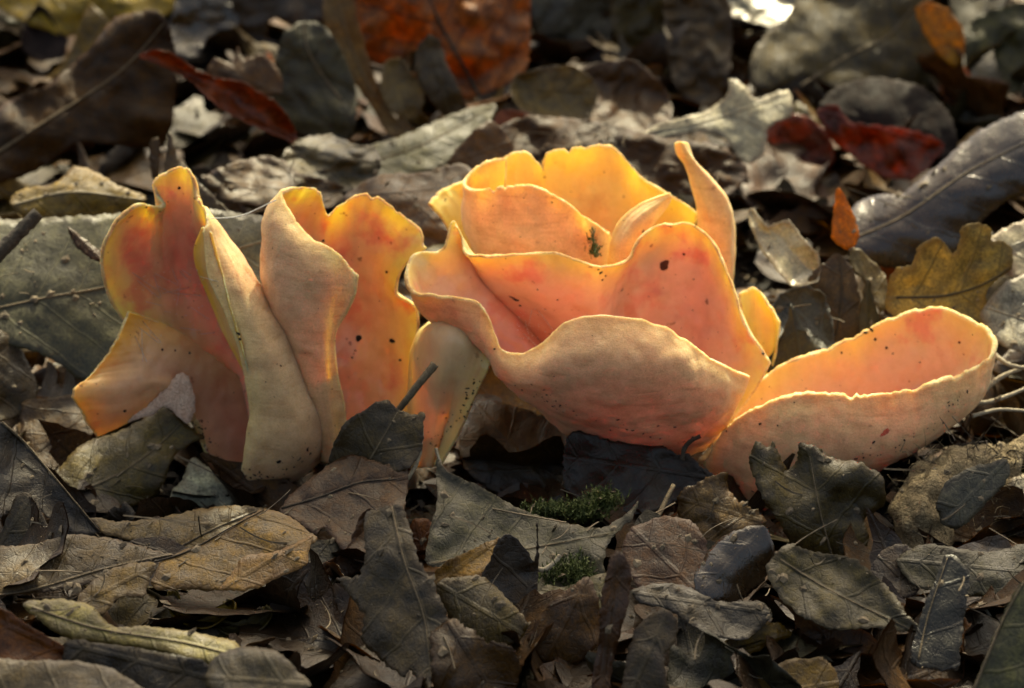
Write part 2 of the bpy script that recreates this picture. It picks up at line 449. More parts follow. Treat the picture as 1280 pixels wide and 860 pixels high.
sheet_in(fD, 'horn_lobe', [
    [(868,340,4.5),(872,270,4.5),(866,235,4.6),(857,207,4.6),(846,192,4.5),(843,179,4.5)],
    [(890,350,4.1),(890,280,4.2),(879,235,4.3),(867,206,4.35),(857,190,4.3),(850,177,4.3)],
    [(905,360,4.0),(912,300,4.1),(905,252,4.2),(884,222,4.3),(866,200,4.4),(858,177,4.45)],
    [(912,365,4.4),(918,290,4.5),(908,248,4.6),(888,224,4.7),(868,203,4.7),(860,181,4.7)]], flip=True, nu=70, nv=80, wob=.04, th=.15, mats=[GOLD, OUTER, RIM])
sheet_in(fD, 'tongue', [
    [(757,380,2.9),(762,312,2.8),(773,280,2.8),(796,258,2.8),(820,247,2.8),(838,241,2.85)],
    [(778,380,2.5),(779,318,2.4),(789,290,2.4),(806,270,2.5),(825,255,2.7),(839,244,2.85)],
    [(802,380,2.7),(802,318,2.7),(808,297,2.7),(818,278,2.8),(830,262,2.9),(838,248,2.95)]], flip=True, nu=60, nv=80, wob=.03, th=.15, mats=[GOLD, OUTER, RIM])

# --- E: the boat
fE = fungus('low boat-shaped orange cup lying to the right of the cluster, open side up', base_at(945, 640, 0))
sheet_in(fE, 'cup_wall', [
    [(925,645,-.5),(905,612,-.7),(890,594,-.7),(880,580,-.7)],
    [(935,645,-.8),(918,602,-1),(908,570,-1),(905,538,-.8)],
    [(945,645,-1),(944,602,-1.4),(944,555,-1.4),(945,509,-1.1)],
    [(955,645,-1.1),(985,602,-1.7),(996,548,-1.8),(1000,491,-1.4)],
    [(965,645,-1.1),(1040,600,-1.8),(1060,550,-2.0),(1057,492,-1.6)],
    [(970,643,-1),(1080,588,-1.7),(1126,542,-1.9),(1120,489,-1.6)],
    [(975,641,-.9),(1100,580,-1.3),(1170,526,-1.5),(1175,474,-1.3)],
    [(975,639,-.7),(1110,574,-.8),(1206,508,-1),(1226,455,-.9)],
    [(975,637,-.4),(1112,570,-.2),(1217,500,-.2),(1245,424,0)],
    [(972,635,0),(1105,562,.5),(1196,490,.8),(1224,403,.8)],
    [(968,635,.3),(1090,560,1.0),(1166,480,1.5),(1172,384,1.5)],
    [(960,635,.5),(1060,560,1.2),(1110,490,1.8),(1112,398,1.8)],
    [(950,635,.5),(1020,565,1.1),(1045,510,1.6),(1040,433,1.6)],
    [(940,635,.4),(975,577,.7),(980,532,1.1),(975,457,1.2)],
    [(932,637,.2),(935,587,.3),(925,552,.5),(915,506,.6)],
    [(925,641,-.1),(908,592,-.1),(898,572,-.1),(892,539,.0)]],
    flip=True, nu=320, nv=80, wob=.06, th=.25, mats=[PEACH, OUTER, RIM], jag=.08, nicks=[(4.1, .12, .1), (4.3, .07, .08)])
# --- F: the small one behind
fF = fungus('smallest orange fungus peeping out behind the rim of the widest cup', base_at(950, 470, 2.5))
sheet_in(fF, 'cup_wall', [
    [(936,480,2.5),(929,412,2.4),(925,366,2.4)],
    [(950,480,2.5),(946,412,2.7),(944,359,2.7)],
    [(960,470,2.4),(969,417,2.5),(960,379,2.5)],
    [(965,465,2.2),(973,427,2.1),(975,401,2.2)]], nu=60, nv=50, wob=.05, th=.16, jag=.06)

# ------------------------------------------------------------------ leaf material
LEAFM = {}
def leaf_mat(key, base, alt, vein, rough=.52, spec=.5, trans=.18, spots=.35, mottle=.8, veinamt=.32, freq=1.0, slope=.75, bumpk=1.0, net=.25):
    k = 1.0 if key in ('yellow', 'orange', 'amber', 'red', 'rust', 'pale', 'lichen') else .6
    wm = (1.08, 1.0, .80) if k < 1 else (1, 1, 1)
    base, alt, vein = [[v * k * w_ for v, w_ in zip(c, wm)] for c in (base, alt, vein)]
    m, nt, out = newmat('leaf ' + key); q = N(nt)
    tcn = q.node('ShaderNodeTexCoord')
    ob = tcn.outputs['Object']
    rnd = q.node('ShaderNodeObjectInfo').outputs['Random']
    vm = q.node('ShaderNodeVectorMath', operation='ADD'); q.put(vm.inputs[0], ob)
    cmb = q.node('ShaderNodeCombineXYZ'); r100 = q.math('MULTIPLY', rnd, 90.)
    for i in range(3): q.put(cmb.inputs[i], r100)
    q.put(vm.inputs[1], cmb.outputs[0]); tc = vm.outputs[0]
    sep = q.node('ShaderNodeSeparateXYZ'); q.put(sep.inputs[0], tcn.outputs['UV'])
    x, y = sep.outputs[0], sep.outputs[1]
    ay = q.math('ABSOLUTE', y)
    wig = q.math('MULTIPLY', q.math('SUBTRACT', q.noise(tc, .8, 2), .5), .5)
    ph = q.math('FRACT', q.math('ADD', q.math('MULTIPLY', q.math('SUBTRACT', x, q.math('MULTIPLY', ay, slope)), freq), wig))
    dv = q.math('ABSOLUTE', q.math('SUBTRACT', ph, .5))
    side = q.rng(dv, .015, .05, 1, 0)
    mid = q.rng(ay, .02, .07, 1, 0)
    vn = q.math('MAXIMUM', side, mid)
    r2 = q.math('FRACT', q.math('MULTIPLY', rnd, 7.31)); r3 = q.math('FRACT', q.math('MULTIPLY', rnd, 23.7))
    cell = q.vor(tc, 4.5, 'DISTANCE_TO_EDGE'); netm = q.rng(cell, .0, .09, 1, 0)
    big = q.noise(tc, .55, 4, .6, .4); med = q.noise(tc, 2.4, 5, .68); fine = q.noise(tc, 15, 4, .7)
    col = q.mix(q.rng(big, .36, .64), c4(base), c4(alt))
    col = q.mix(mottle, col, q.ramp(med, [(.28, (.16, .14, .11)), (.47, (.75, .73, .69)), (.72, (1.75, 1.68, 1.5))]), 'MULTIPLY')
    col = q.mix(.75, col, q.ramp(fine, [(.32, (.30, .27, .24)), (.55, (1.05, 1.04, 1.0)), (.72, (1.5, 1.45, 1.35))]), 'MULTIPLY')
    col = q.mix(q.math('MULTIPLY', netm, net * .5), col, c4([v * .5 for v in base]))
    col = q.mix(q.math('MULTIPLY', vn, veinamt), col, c4(vein))
    sp = q.noise(tc, 3.7, 4, .75)
    col = q.mix(q.math('MULTIPLY', q.rng(sp, .62, .70), spots), col, (.018, .013, .010, 1))
    pale = q.noise(tc, 6.3, 3, .7)
    col = q.mix(q.math('MULTIPLY', q.rng(pale, .70, .76), .3), col, (.34, .30, .24, 1))
    ed = q.node('ShaderNodeAttribute', attribute_name='edge').outputs['Fac']
    edn = q.math('ADD', ed, q.math('MULTIPLY', q.math('SUBTRACT', med, .5), .5))
    col = q.mix(q.rng(edn, .0, .22, .55, 0), col, c4([base[0] * .55, base[1] * .45, base[2] * .4]))
    hs = q.node('ShaderNodeHueSaturation'); q.put(hs.inputs['Color'], col)
    q.put(hs.inputs['Hue'], q.rng(r2, 0, 1, .488, .515, False)); q.put(hs.inputs['Saturation'], q.rng(r3, 0, 1, 1.1, 1.5, False))
    q.put(hs.inputs['Value'], q.rng(rnd, 0, 1, .72, 1.22, False)); col = hs.outputs[0]
    bs = q.node('ShaderNodeBsdfPrincipled'); q.put(bs.inputs['Base Color'], col)
    q.put(bs.inputs['Roughness'], q.rng(med, .25, .75, max(.1, rough - .24), min(1, rough + .12)))
    bs.inputs['Specular IOR Level'].default_value = spec
    hh = q.math('ADD', q.math('MULTIPLY', med, .6), q.math('MULTIPLY', fine, .22))
    hh = q.math('ADD', hh, q.math('MULTIPLY', vn, .2)); hh = q.math('SUBTRACT', hh, q.math('MULTIPLY', netm, .05))
    nrm = q.bump(hh, .75 * bumpk, .10)
    q.put(bs.inputs['Normal'], nrm)
    tr = q.node('ShaderNodeBsdfTranslucent'); q.put(tr.inputs[0], q.mix(1.0, col, (1.35, 1.15, .65, 1), 'MULTIPLY')); q.put(tr.inputs['Normal'], nrm)
    mx = q.node('ShaderNodeMixShader'); mx.inputs[0].default_value = trans
    nt.links.new(bs.outputs[0], mx.inputs[1]); nt.links.new(tr.outputs[0], mx.inputs[2])
    nt.links.new(mx.outputs[0], out.inputs[0])
    LEAFM[key] = m
    return m
leaf_mat('grey',      (.130,.106,.074), (.078,.064,.046), (.17,.145,.105), rough=.5, spots=.45)
leaf_mat('greygreen', (.118,.120,.078), (.070,.072,.052), (.17,.16,.11), rough=.55, spots=.5)
leaf_mat('brown',     (.130,.078,.042), (.080,.052,.032), (.060,.040,.025))
leaf_mat('dark',      (.055,.038,.025), (.030,.022,.017), (.060,.045,.03), rough=.5, trans=.05)
leaf_mat('gloss',     (.062,.040,.028), (.040,.028,.021), (.05,.035,.025), rough=.26, spec=.9, trans=.05, mottle=.4, bumpk=.6)
leaf_mat('tan',       (.235,.175,.100), (.170,.120,.065), (.12,.08,.04))
leaf_mat('beige',     (.36,.29,.18), (.27,.20,.12), (.22,.16,.09), spots=.2)
leaf_mat('straw',     (.46,.34,.19), (.36,.26,.14), (.22,.15,.08), trans=.4, spots=.15, mottle=.4)
leaf_mat('silver',    (.48,.48,.44), (.38,.38,.35), (.3,.3,.26), rough=.28, spec=1.0, trans=.1, mottle=.4, spots=.1, bumpk=.5)  # white leaf tone; paints the sun glare on the top-edge leaf
leaf_mat('olive',     (.135,.115,.055), (.090,.080,.045), (.05,.045,.025), rough=.55)
leaf_mat('oliveDark', (.070,.065,.038), (.050,.045,.030), (.035,.03,.02), rough=.5)
leaf_mat('yellow',    (.32,.26,.12), (.24,.195,.09), (.14,.11,.05), trans=.25, spots=.25, veinamt=.7)
leaf_mat('orange',    (.38,.145,.045), (.28,.10,.032), (.10,.03,.01), trans=.35, veinamt=.8)
leaf_mat('amber',     (.62,.30,.05), (.52,.22,.04), (.3,.12,.03), trans=.35, spots=.15)
leaf_mat('red',       (.36,.095,.030), (.08,.022,.012), (.05,.012,.008), trans=.4, rough=.35, spec=.6, spots=.8)
leaf_mat('rust',      (.25,.090,.038), (.16,.060,.030), (.09,.03,.015), trans=.25, rough=.45)
leaf_mat('pale',      (.42,.40,.33), (.33,.31,.25), (.25,.22,.17), rough=.45, spec=.5, spots=.2)
leaf_mat('palegreen', (.27,.27,.18), (.20,.20,.135), (.16,.17,.09), spots=.3)
leaf_mat('lichen',    (.50,.52,.42), (.40,.40,.34), (.30,.30,.2), spots=.6)
leaf_mat('pinkish',   (.200,.130,.095), (.150,.098,.075), (.075,.050,.035), trans=.25)
leaf_mat('leather',   (.085,.058,.038), (.055,.038,.026), (.05,.035,.025), rough=.6, spec=.25, trans=.08)
leaf_mat('purple',    (.042,.034,.042), (.028,.023,.028), (.04,.03,.03), spec=.15, rough=.75, trans=.03)
leaf_mat('deepgreen', (.110,.118,.088), (.075,.080,.064), (.17,.17,.12), rough=.5, bumpk=.5, spots=.3)
leaf_mat('blue',      (.120,.125,.118), (.085,.088,.080), (.15,.15,.14), rough=.45)
leaf_mat('slate',     (.060,.060,.060), (.042,.042,.042), (.03,.03,.03), rough=.4, trans=.03)
def plain_mat(name, a, b, scale=6, rough=.7, spec=.3, bump=.7, bd=.08):
    m, nt, out = newmat(name); q = N(nt)
    tc = q.node('ShaderNodeTexCoord').outputs['Object']
    n = q.noise(tc, scale, 5, .68); n2 = q.noise(tc, scale * 4, 3, .7)
    col = q.mix(.5, q.ramp(n, [(.3, b), (.65, a)]), q.ramp(n2, [(.3, (.5, .48, .45)), (.6, (1.1, 1.1, 1.1))]), 'MULTIPLY')
    bs = q.node('ShaderNodeBsdfPrincipled'); q.put(bs.inputs['Base Color'], col)
    bs.inputs['Roughness'].default_value = rough; bs.inputs['Specular IOR Level'].default_value = spec
    q.put(bs.inputs['Normal'], q.bump(q.math('ADD', n, q.math('MULTIPLY', n2, .4)), bump, bd))
    nt.links.new(bs.outputs[0], out.inputs[0]); return m
M_STEM = plain_mat('leaf stalk', (.20, .15, .09), (.11, .08, .05), 5)
M_STEMD = plain_mat('dark stalk', (.06, .045, .03), (.03, .022, .016), 5)
M_STEMP = plain_mat('pale stalk', (.42, .37, .27), (.28, .23, .16), 5)
M_TWIG = plain_mat('twig bark', (.075, .058, .042), (.035, .028, .022), 4, bump=1)
M_SOIL = plain_mat('soil', (.020, .015, .011), (.008, .006, .005), 3, rough=.32, spec=.5, bump=1, bd=.2)
M_CRUMB = plain_mat('leaf crumbs', (.055, .040, .027), (.016, .012, .009), 2.5)
M_DIRT = plain_mat('dirt specks', (.03, .02, .014), (.012, .008, .006), 9, rough=.5)
M_HUSK = plain_mat('husk', (.36, .28, .16), (.17, .12, .065), 3, bump=1.2, bd=.2)
M_FLESH = plain_mat('torn flesh', (.82, .60, .46), (.66, .40, .28), 5, bump=1, bd=.1)
M_SILK = plain_mat('spider silk', (.75, .74, .70), (.6, .6, .55), 5, rough=.3)
M_MOSS = plain_mat('moss', (.075, .095, .018), (.025, .040, .010), 3)

# ------------------------------------------------------------------ leaves
def smooth_outline(pts, step, sharp=False):
    pts = np.asarray(pts, float); n = len(pts)
    if sharp:
        q = np.concatenate([pts, pts[:1]])
    else:
        k = np.linspace(0, n, n * 14 + 1)
        ext = np.concatenate([pts[-1:], pts, pts[:2]])
        i = np.clip(k.astype(int), 0, n - 1); f = (k - i)[:, None]
        a, b, c, d = ext[i], ext[i + 1], ext[i + 2], ext[i + 3]
        # tension .35 keeps corners crisp
        T = .36
        m1, m2 = T * (c - a), T * (d - b)
        q = (2*f**3 - 3*f**2 + 1) * b + (f**3 - 2*f**2 + f) * m1 + (-2*f**3 + 3*f**2) * c + (f**3 - f**2) * m2
    L = np.r_[0, np.cumsum(np.linalg.norm(np.diff(q, axis=0), axis=1))]
    m = max(8, int(L[-1] / step))
    s = np.linspace(0, L[-1], m, endpoint=False)
    return np.stack([np.interp(s, L, q[:, 0]), np.interp(s, L, q[:, 1])], 1)
def seg_dist(p, poly):
    a = poly; b = np.roll(poly, -1, 0); ab = b - a
    t = ((p[:, None] - a) * ab).sum(2) / ((ab ** 2).sum(1) + 1e-12)
    t = np.clip(t, 0, 1)
    return np.linalg.norm(p[:, None] - (a + t[..., None] * ab), axis=2).min(1)
def triangulate(poly, s):
    lo, hi = poly.min(0), poly.max(0)
    gx = np.arange(lo[0], hi[0], s); gy = np.arange(lo[1], hi[1], s * .87)
    X, Y = np.meshgrid(gx, gy); X[1::2] += s / 2
    pts = np.stack([X.ravel(), Y.ravel()], 1) + rng.uniform(-.15, .15, (X.size, 2)) * s
    x, y = pts.T; ins = np.zeros(len(pts), bool)
    a = poly; b = np.roll(poly, -1, 0)
    for (x1, y1), (x2, y2) in zip(a, b):
        if y1 != y2:
            c = ((y1 > y) != (y2 > y)) & (x < (x2 - x1) * (y - y1) / (y2 - y1) + x1)
            ins ^= c
    pts = pts[ins]
    if len(pts):
        pts = pts[seg_dist(pts, poly) > s * .55]
    allp = np.concatenate([poly, pts]); n = len(poly)
    v, e, f, *_ = delaunay_2d_cdt([Vector(p) for p in allp], [(i, (i + 1) % n) for i in range(n)], [], 1, 1e-5)
    return np.array([p[:] for p in v]), [tuple(t) for t in f]
def solid_sheet(name, V, F, N3, th, mat, uv, edge):
    """closed thin solid: V shifted +-th/2 along N3, border stitched"""
    n = len(V)
    tt = th * (.35 + .65 * np.clip(edge / .15, 0, 1))[:, None] * .5
    verts = np.concatenate([V + N3 * tt, V - N3 * tt])
    cnt = {}
    for f in F:
        for k in range(3):
            a, b = f[k], f[(k + 1) % 3]; cnt[(a, b)] = 1
    faces = list(F) + [(c + n, b + n, a + n) for a, b, c in F]
    for (a, b) in cnt:
        if (b, a) not in cnt: faces.append((b, a, a + n, b + n))
    me = mesh_from(name, verts, faces, [mat])
    ul = me.uv_layers.new(name='UVMap')
    li = np.empty(len(me.loops), np.int32); me.loops.foreach_get('vertex_index', li)
    uu = np.concatenate([uv, uv]).astype(np.float32)
    ul.data.foreach_set('uv', uu[li].ravel())
    me.attributes.new('edge', 'FLOAT', 'POINT').data.foreach_set('value', np.concatenate([edge, edge]).astype(np.float32))
    return me
def tube_mesh(name, pts, rad, mat, sides=7, lump=.12):
    pts = np.asarray(pts, float); n = len(pts)
    T = np.gradient(pts, axis=0); T /= np.linalg.norm(T, axis=1, keepdims=True) + 1e-9
    ref = np.array([.3, -.5, .8]); V, F = [], []
    for i in range(n):
        a = np.cross(T[i], ref); a /= np.linalg.norm(a) + 1e-9; b = np.cross(T[i], a)
        for k in range(sides):
            an = 2 * math.pi * k / sides
            r = rad[i] * (1 + lump * noise.noise(Vector((i * .5, k * .9, pts[0][0]))))
            V.append(pts[i] + r * (math.cos(an) * a + math.sin(an) * b))
    for i in range(n - 1):
        for k in range(sides):
            k2 = (k + 1) % sides
            F.append((i * sides + k, i * sides + k2, (i + 1) * sides + k2, (i + 1) * sides + k))
    F.append(tuple(range(sides))[::-1]); F.append(tuple((n - 1) * sides + k for k in range(sides)))
    return mesh_from(name, V, F, [mat])
def stalk_pts(ctrl, n=26):
    q = resample(np.array([list(c[:]) for c in ctrl]), n)
    return q
def leaf(label, pts, h=.1, y=None, n=(0, -.45, .9), m='brown', rib=None, cup=0., arch=0., wave=.13, curl=0., rag=.85, th=.028,
         res=None, stem=None, group=None, cat='leaf', name='dead_leaf', sharp=False, ribr=.035, veinbump=.025, fold=0., parent=None, mat=None):
    """pts: outline in photograph pixels, laid on a tilted plane in the place.  h: clearance of its lowest point over the ground."""
    NSEED[0] += 7; sd = NSEED[0] * 1.37
    N3 = Vector(n).normalized()
    far = y is not None and y > 12
    poly = smooth_outline(pts, 3.0 if res is None else res, sharp)
    c = poly.mean(0)
    # ragged edge
    d = np.roll(poly, -1, 0) - np.roll(poly, 1, 0); d /= np.linalg.norm(d, axis=1, keepdims=True) + 1e-9
    nz = np.array([noise.noise(Vector((p[0] * .11, p[1] * .11, sd))) + .8 * noise.noise(Vector((p[0] * .33, p[1] * .33, sd))) for p in poly])
    poly = poly + np.stack([d[:, 1], -d[:, 0]], 1) * nz[:, None] * rag * 2.4
    def project(p2, y0):
        o = P(c[0], c[1], y0); out = []
        dn = N3.dot(o - CAM)
        for px, py in p2:
            r = ray(px, py); den = N3.dot(r)
            out.append(CAM + r * (dn / den))
        return out
    if y is None:
        lo, hi = -22., 70.
        sub = poly[::max(1, len(poly) // 24)]
        for _ in range(26):
            mm = (lo + hi) / 2
            cl = min(p.z - gz(p.x, p.y) for p in project(sub, mm))
            if cl > h: lo = mm
            else: hi = mm
        y = (lo + hi) / 2
    o = P(c[0], c[1], y)
    w3 = project(poly, y)
    if rib is None:
        k = np.argmax(np.linalg.norm(poly - c, axis=1)); k2 = np.argmax(np.linalg.norm(poly - poly[k], axis=1))
        rib = [tuple(poly[k]), tuple(poly[k2])]; hasrib = False
    else: hasrib = True
    r0, r1 = project([rib[0], rib[-1]], y)
    e1 = (r1 - r0).normalized(); e2 = N3.cross(e1).normalized()
    to2 = lambda w: np.array([[(p - r0).dot(e1), (p - r0).dot(e2)] for p in w])
    p2 = to2(w3)
    size = np.ptp(p2, axis=0)
    s = max(.085, math.sqrt(max(.2, size[0] * size[1]) / 1500.))
    ok = np.linalg.norm(np.diff(np.r_[p2, p2[:1]], axis=0), axis=1) > .004
    p2 = p2[ok]
    v2, F = triangulate(p2, s)
    edge = seg_dist(v2, p2)
    # rib curve in leaf coordinates
    rib2 = to2(project(rib, y)); rc = resample(rib2, 40)
    ribdist = seg_dist(v2, np.concatenate([rc, rc[::-1]]))
    along = v2[:, 0]; ycurve = np.interp(along, rc[:, 0], rc[:, 1]) if np.all(np.diff(rc[:, 0]) > 0) else np.zeros(len(v2))
    across = v2[:, 1] - ycurve
    hw = max(.3, np.abs(across).max()); ln = max(.3, np.ptp(along))
    H = cup * (across / hw) ** 2 + arch * ((along - along.mean()) / (ln / 2)) ** 2 + fold * np.abs(across) / hw
    mx = max(1e-3, edge.max())
    H = H + curl * np.exp(-edge / (.28 * mx)) * (.6 + .8 * np.array([noise.noise(Vector((a * .35, b * .35, sd))) for a, b in v2]))
    H = H + wave * np.array([1.6 * noise.noise(Vector((a * .45, b * .45, sd + 9))) + .9 * noise.noise(Vector((a * 1.1, b * 1.1, sd + 4))) + .5 * abs(noise.noise(Vector((a * 1.9, b * 1.9, sd + 2)))) for a, b in v2])
    if hasrib:
        H = H - veinbump * np.exp(-(ribdist / .09) ** 2)
        H = H + veinbump * .8 * np.cos(2 * math.pi * (along - np.abs(across) * .75) * 1.0) * np.clip(ribdist / .5, 0, 1)
    V = []
    for (a, b), hh in zip(v2, H):
        p = r0 + e1 * a + e2 * b
        r = (p - CAM); r.normalize(); den = N3.dot(r)
        if abs(den) < .3: den = math.copysign(.3, den)
        V.append(p + r * (hh / den) * 1.0 if den < 0 and False else p + r * (-hh / abs(den)))
    V = np.array([v[:] for v in V])
    # vertex normals from the surface itself
    me0 = bpy.data.meshes.new('t'); me0.from_pydata([tuple(v) for v in V], [], F); me0.update()
    vn = np.empty(len(V) * 3, np.float32); me0.vertices.foreach_get('normal', vn); vn = vn.reshape(-1, 3)
    bpy.data.meshes.remove(me0)
    loc = V.mean(0)
    me = solid_sheet(name, V - loc, F, vn, th, mat or LEAFM[m], np.stack([along, across], 1), edge)
    ob = link(name, me, parent); ob.location = loc
    if parent is not None: ob.location = Vector(loc) - parent.location
    if cat and parent is None: tag(ob, label, cat, group)
    face = vn.mean(0); face /= np.linalg.norm(face) + 1e-9
    if face @ np.array((ray(c[0], c[1]))[:]) > 0: face = -face
    if hasrib:
        # raised midrib follows the blade
        q = resample(rib2, 34); rp = []
        for a, b in q:
            k = np.argmin((v2[:, 0] - a) ** 2 + (v2[:, 1] - b) ** 2)
            base = V[k] + np.array((e1 * float(a - v2[k, 0]) + e2 * float(b - v2[k, 1]))[:])
            rp.append(base + face * (th * .5 + ribr * .25) - loc)
        rad = np.linspace(1, .4, len(rp)) * ribr * .72
        rm = M_STEMD if m in ('orange', 'yellow', 'brown', 'pinkish', 'tan') else (M_STEMP if m in ('pale', 'beige') else M_STEM)
        rb = link('midrib', tube_mesh('midrib', smooth_path(rp), rad, rm, 6), ob)
    if stem:
        pts3 = [Vector(P(*sp)) - Vector(loc) for sp in stem]
        link('leaf_stalk', tube_mesh('leaf_stalk', stalk_pts(pts3), np.linspace(.075, .10, 26), M_STEM, 7), ob)
    return ob
def smooth_path(p):
    p = np.array(p); 
    for _ in range(3): p[1:-1] = (p[:-2] + 2 * p[1:-1] + p[2:]) / 4
    return p
def twig(label, ctrl, r0, r1, mat, name='twig', cat='twig', n=40, group=None, lump=.25):
    w = np.array([list(P(*c)[:]) for c in ctrl]); loc = w.mean(0)
    o = link(name, tube_mesh(name, resample(w, n) - loc, np.linspace(r0, r1, n), mat, 8, lump)); o.location = loc
    return tag(o, label, cat, group)


# ------------------------------------------------------------------ ground
def build_ground():
    xs = np.linspace(-60, 60, 241); ys = np.concatenate([np.linspace(-40, -14, 20, endpoint=False), np.linspace(-14, 30, 200, endpoint=False), np.linspace(30, 150, 60)])
    V = []
    for yy in ys:
        for x in xs:
            z = gz(x, yy) + .22 * noise.noise(Vector((x * .7, yy * .7, 1))) + .12 * noise.noise(Vector((x * 1.9, yy * 1.9, 2)))
            V.append((x, yy, z - .15))
    nx = len(xs)
    F = [(j * nx + i, j * nx + i + 1, (j + 1) * nx + i + 1, (j + 1) * nx + i) for j in range(len(ys) - 1) for i in range(nx - 1)]
    o = link('ground', mesh_from('ground', V, F, [M_SOIL])); o['kind'] = 'structure'
build_ground()

# leaf crumbs and soil bits lying everywhere: nobody could count them
def crumbs():
    V, F = [], []
    for k in range(9000):
        yy = random.uniform(-14, 42); wdt = 14 + max(0, yy) * .25
        x = random.uniform(-wdt, wdt); s = random.uniform(.08, .42) * (1 if random.random() < .8 else 1.6)
        z = gz(x, yy) + random.uniform(-.12, .18)
        rx, ry, rz = random.uniform(-.7, .7), random.uniform(-.7, .7), random.uniform(0, 6.28)
        from mathutils import Euler
        M = Euler((rx, ry, rz)).to_matrix(); b = len(V); nn = random.choice((4, 5, 6))
        an = sorted(random.uniform(0, 6.28) for _ in range(nn))
        for a in an: V.append(Vector((x, yy, z)) + M @ Vector((math.cos(a) * s, math.sin(a) * s * .6, random.uniform(-.06, .06))))
        V.append(Vector((x, yy, z)) + M @ Vector((0, 0, -.05 - .15 * s)))
        for i in range(nn): F.append((b + i, b + (i + 1) % nn, b + nn))
        F.append(tuple(b + i for i in range(nn)))
    o = link('leaf_crumbs', mesh_from('leaf_crumbs', V, F, [M_CRUMB], smooth=False)); o['kind'] = 'stuff'
crumbs()

# ------------------------------------------------------------------ leaves read off the photograph, far to near
L = leaf
UP = (0, -1, .35)
# far row
L('dull yellow leaf lying flat along the top edge above the dark brown folded leaf', [(-40,-40),(230,-40),(222,5),(205,22),(150,26),(95,46),(40,32),(0,10)], y=29, n=(0,-.7,.7), m='yellow', wave=.3)
L('grey-green crumpled leaf at the frame edge below the dull yellow leaf', [(-60,20),(20,25),(45,60),(62,100),(55,130),(10,150),(-60,150)], y=30, n=(.3,-.8,.5), m='greygreen', wave=.3, curl=.4)
L('small dark purple curled leaf in front of the dull yellow leaf', [(28,60),(30,35),(45,8),(60,12),(70,35),(85,50),(80,70),(50,75)], y=28, n=(0,-.8,.4), m='purple', wave=.3, curl=.4)
L('thin tan leaf edge rising behind the dark brown folded leaf', [(45,110),(70,88),(92,55),(103,20),(115,6),(137,32),(120,70),(80,110)], y=27, n=(-.3,-.8,.5), m='tan', wave=.12)
L('glossy dark brown leaf with a purple sheen at the top edge', [(212,62),(215,18),(235,-30),(310,-30),(300,28),(262,45),(245,72)], y=28, n=(.2,-.7,.6), m='gloss', wave=.25, curl=.3)
L('black-brown leaf hanging at the top edge beside the big orange leaf', [(290,-30),(410,-30),(406,20),(375,35),(345,22),(320,35),(298,25)], y=27, n=(0,-.8,.4), m='dark', wave=.25)
L('big orange-red leaf standing upright with a dark midrib, at the top edge', [(452,-30),(645,-40),(662,38),(660,80),(642,102),(602,118),(585,124),(560,116),(528,62),(480,82),(452,62)], y=22, n=(.1,-1,.25), m='orange', rib=[(598,118),(575,75),(548,25),(525,-30)], cup=-1.2, wave=.45, ribr=.09)
L('slim tan leaf curling down at the side of the big orange-red leaf', [(403,10),(412,-20),(436,-20),(452,40),(468,98),(490,140),(522,164),(512,174),(486,168),(458,125),(425,80),(407,50)], y=20, n=(-.2,-1,.3), m='straw', cup=.3, rib=[(515,168),(470,120),(440,60),(420,-10)], wave=.1)
L('flaky grey bark-like leaf scrap in front of the big orange-red leaf', [(518,85),(522,58),(536,42),(550,52),(560,80),(572,105),(584,138),(565,150),(545,135),(528,112)], y=19, n=(0,-1,.3), m='grey', wave=.25, rag=1.3)
L('small light brown leaf scrap with bright tip under the big orange-red leaf', [(476,118),(480,80),(500,72),(518,95),(530,120),(520,150),(495,145)], y=20, n=(.2,-.9,.4), m='beige', wave=.2, curl=.3)
L('blue-grey leaf standing upright right of the big orange-red leaf', [(668,-30),(765,-30),(762,60),(752,110),(720,128),(680,100),(668,50)], y=30, n=(.3,-1,.3), m='blue', wave=.3, cup=.4)
L('olive-brown upright leaf in the middle of the top edge', [(765,-30),(848,-30),(842,50),(826,96),(795,90),(770,55)], y=29, n=(-.2,-1,.3), m='olive', wave=.4, curl=.4)
L('dark brown crumpled leaf with orange flecks at the top edge', [(832,-20),(905,-20),(915,40),(910,105),(893,135),(856,128),(838,90)], y=26, n=(.1,-1,.4), m='brown', wave=.5, curl=.5, rag=1.2)
L('leaf along the top edge, its sun glare painted as silvery white', [(885,-40),(1000,-40),(992,22),(965,34),(925,24),(895,12)], y=29.5, n=(.1,-.5,.85), m='silver', wave=.2)
L('mossy grey-green leaf in the shade under the silvery white leaf', [(895,20),(975,30),(965,70),(950,120),(935,130),(905,100)], y=31, n=(0,-.9,.4), m='greygreen', wave=.3)
L('big olive-tan leaf arching over, its dark midrib running down, at the top right', [(938,105),(942,62),(985,18),(1015,-25),(1145,-25),(1168,40),(1192,100),(1186,140),(1130,122),(1050,112),(1005,95),(965,112)], y=24, n=(.1,-.9,.5), m='olive', rib=[(1000,108),(1060,70),(1110,45),(1140,10)], cup=-.9, wave=.2, ribr=.06)
L('small bright amber leaf lobe lit from behind at the top', [(1143,12),(1160,2),(1183,10),(1205,40),(1204,70),(1192,84),(1168,62),(1155,40)], y=22, n=(.2,-1,.3), m='amber', wave=.12)
L('orange-brown leaf scrap under the bright amber lobe', [(1172,90),(1200,80),(1228,110),(1232,140),(1210,158),(1180,140)], y=24, n=(.2,-1,.3), m='orange', wave=.2)
L('shiny dark grey leaf at the corner of the frame', [(1205,40),(1240,12),(1310,10),(1310,140),(1240,130),(1210,100)], y=27, n=(-.2,-.8,.6), m='greygreen', wave=.3, curl=.3)
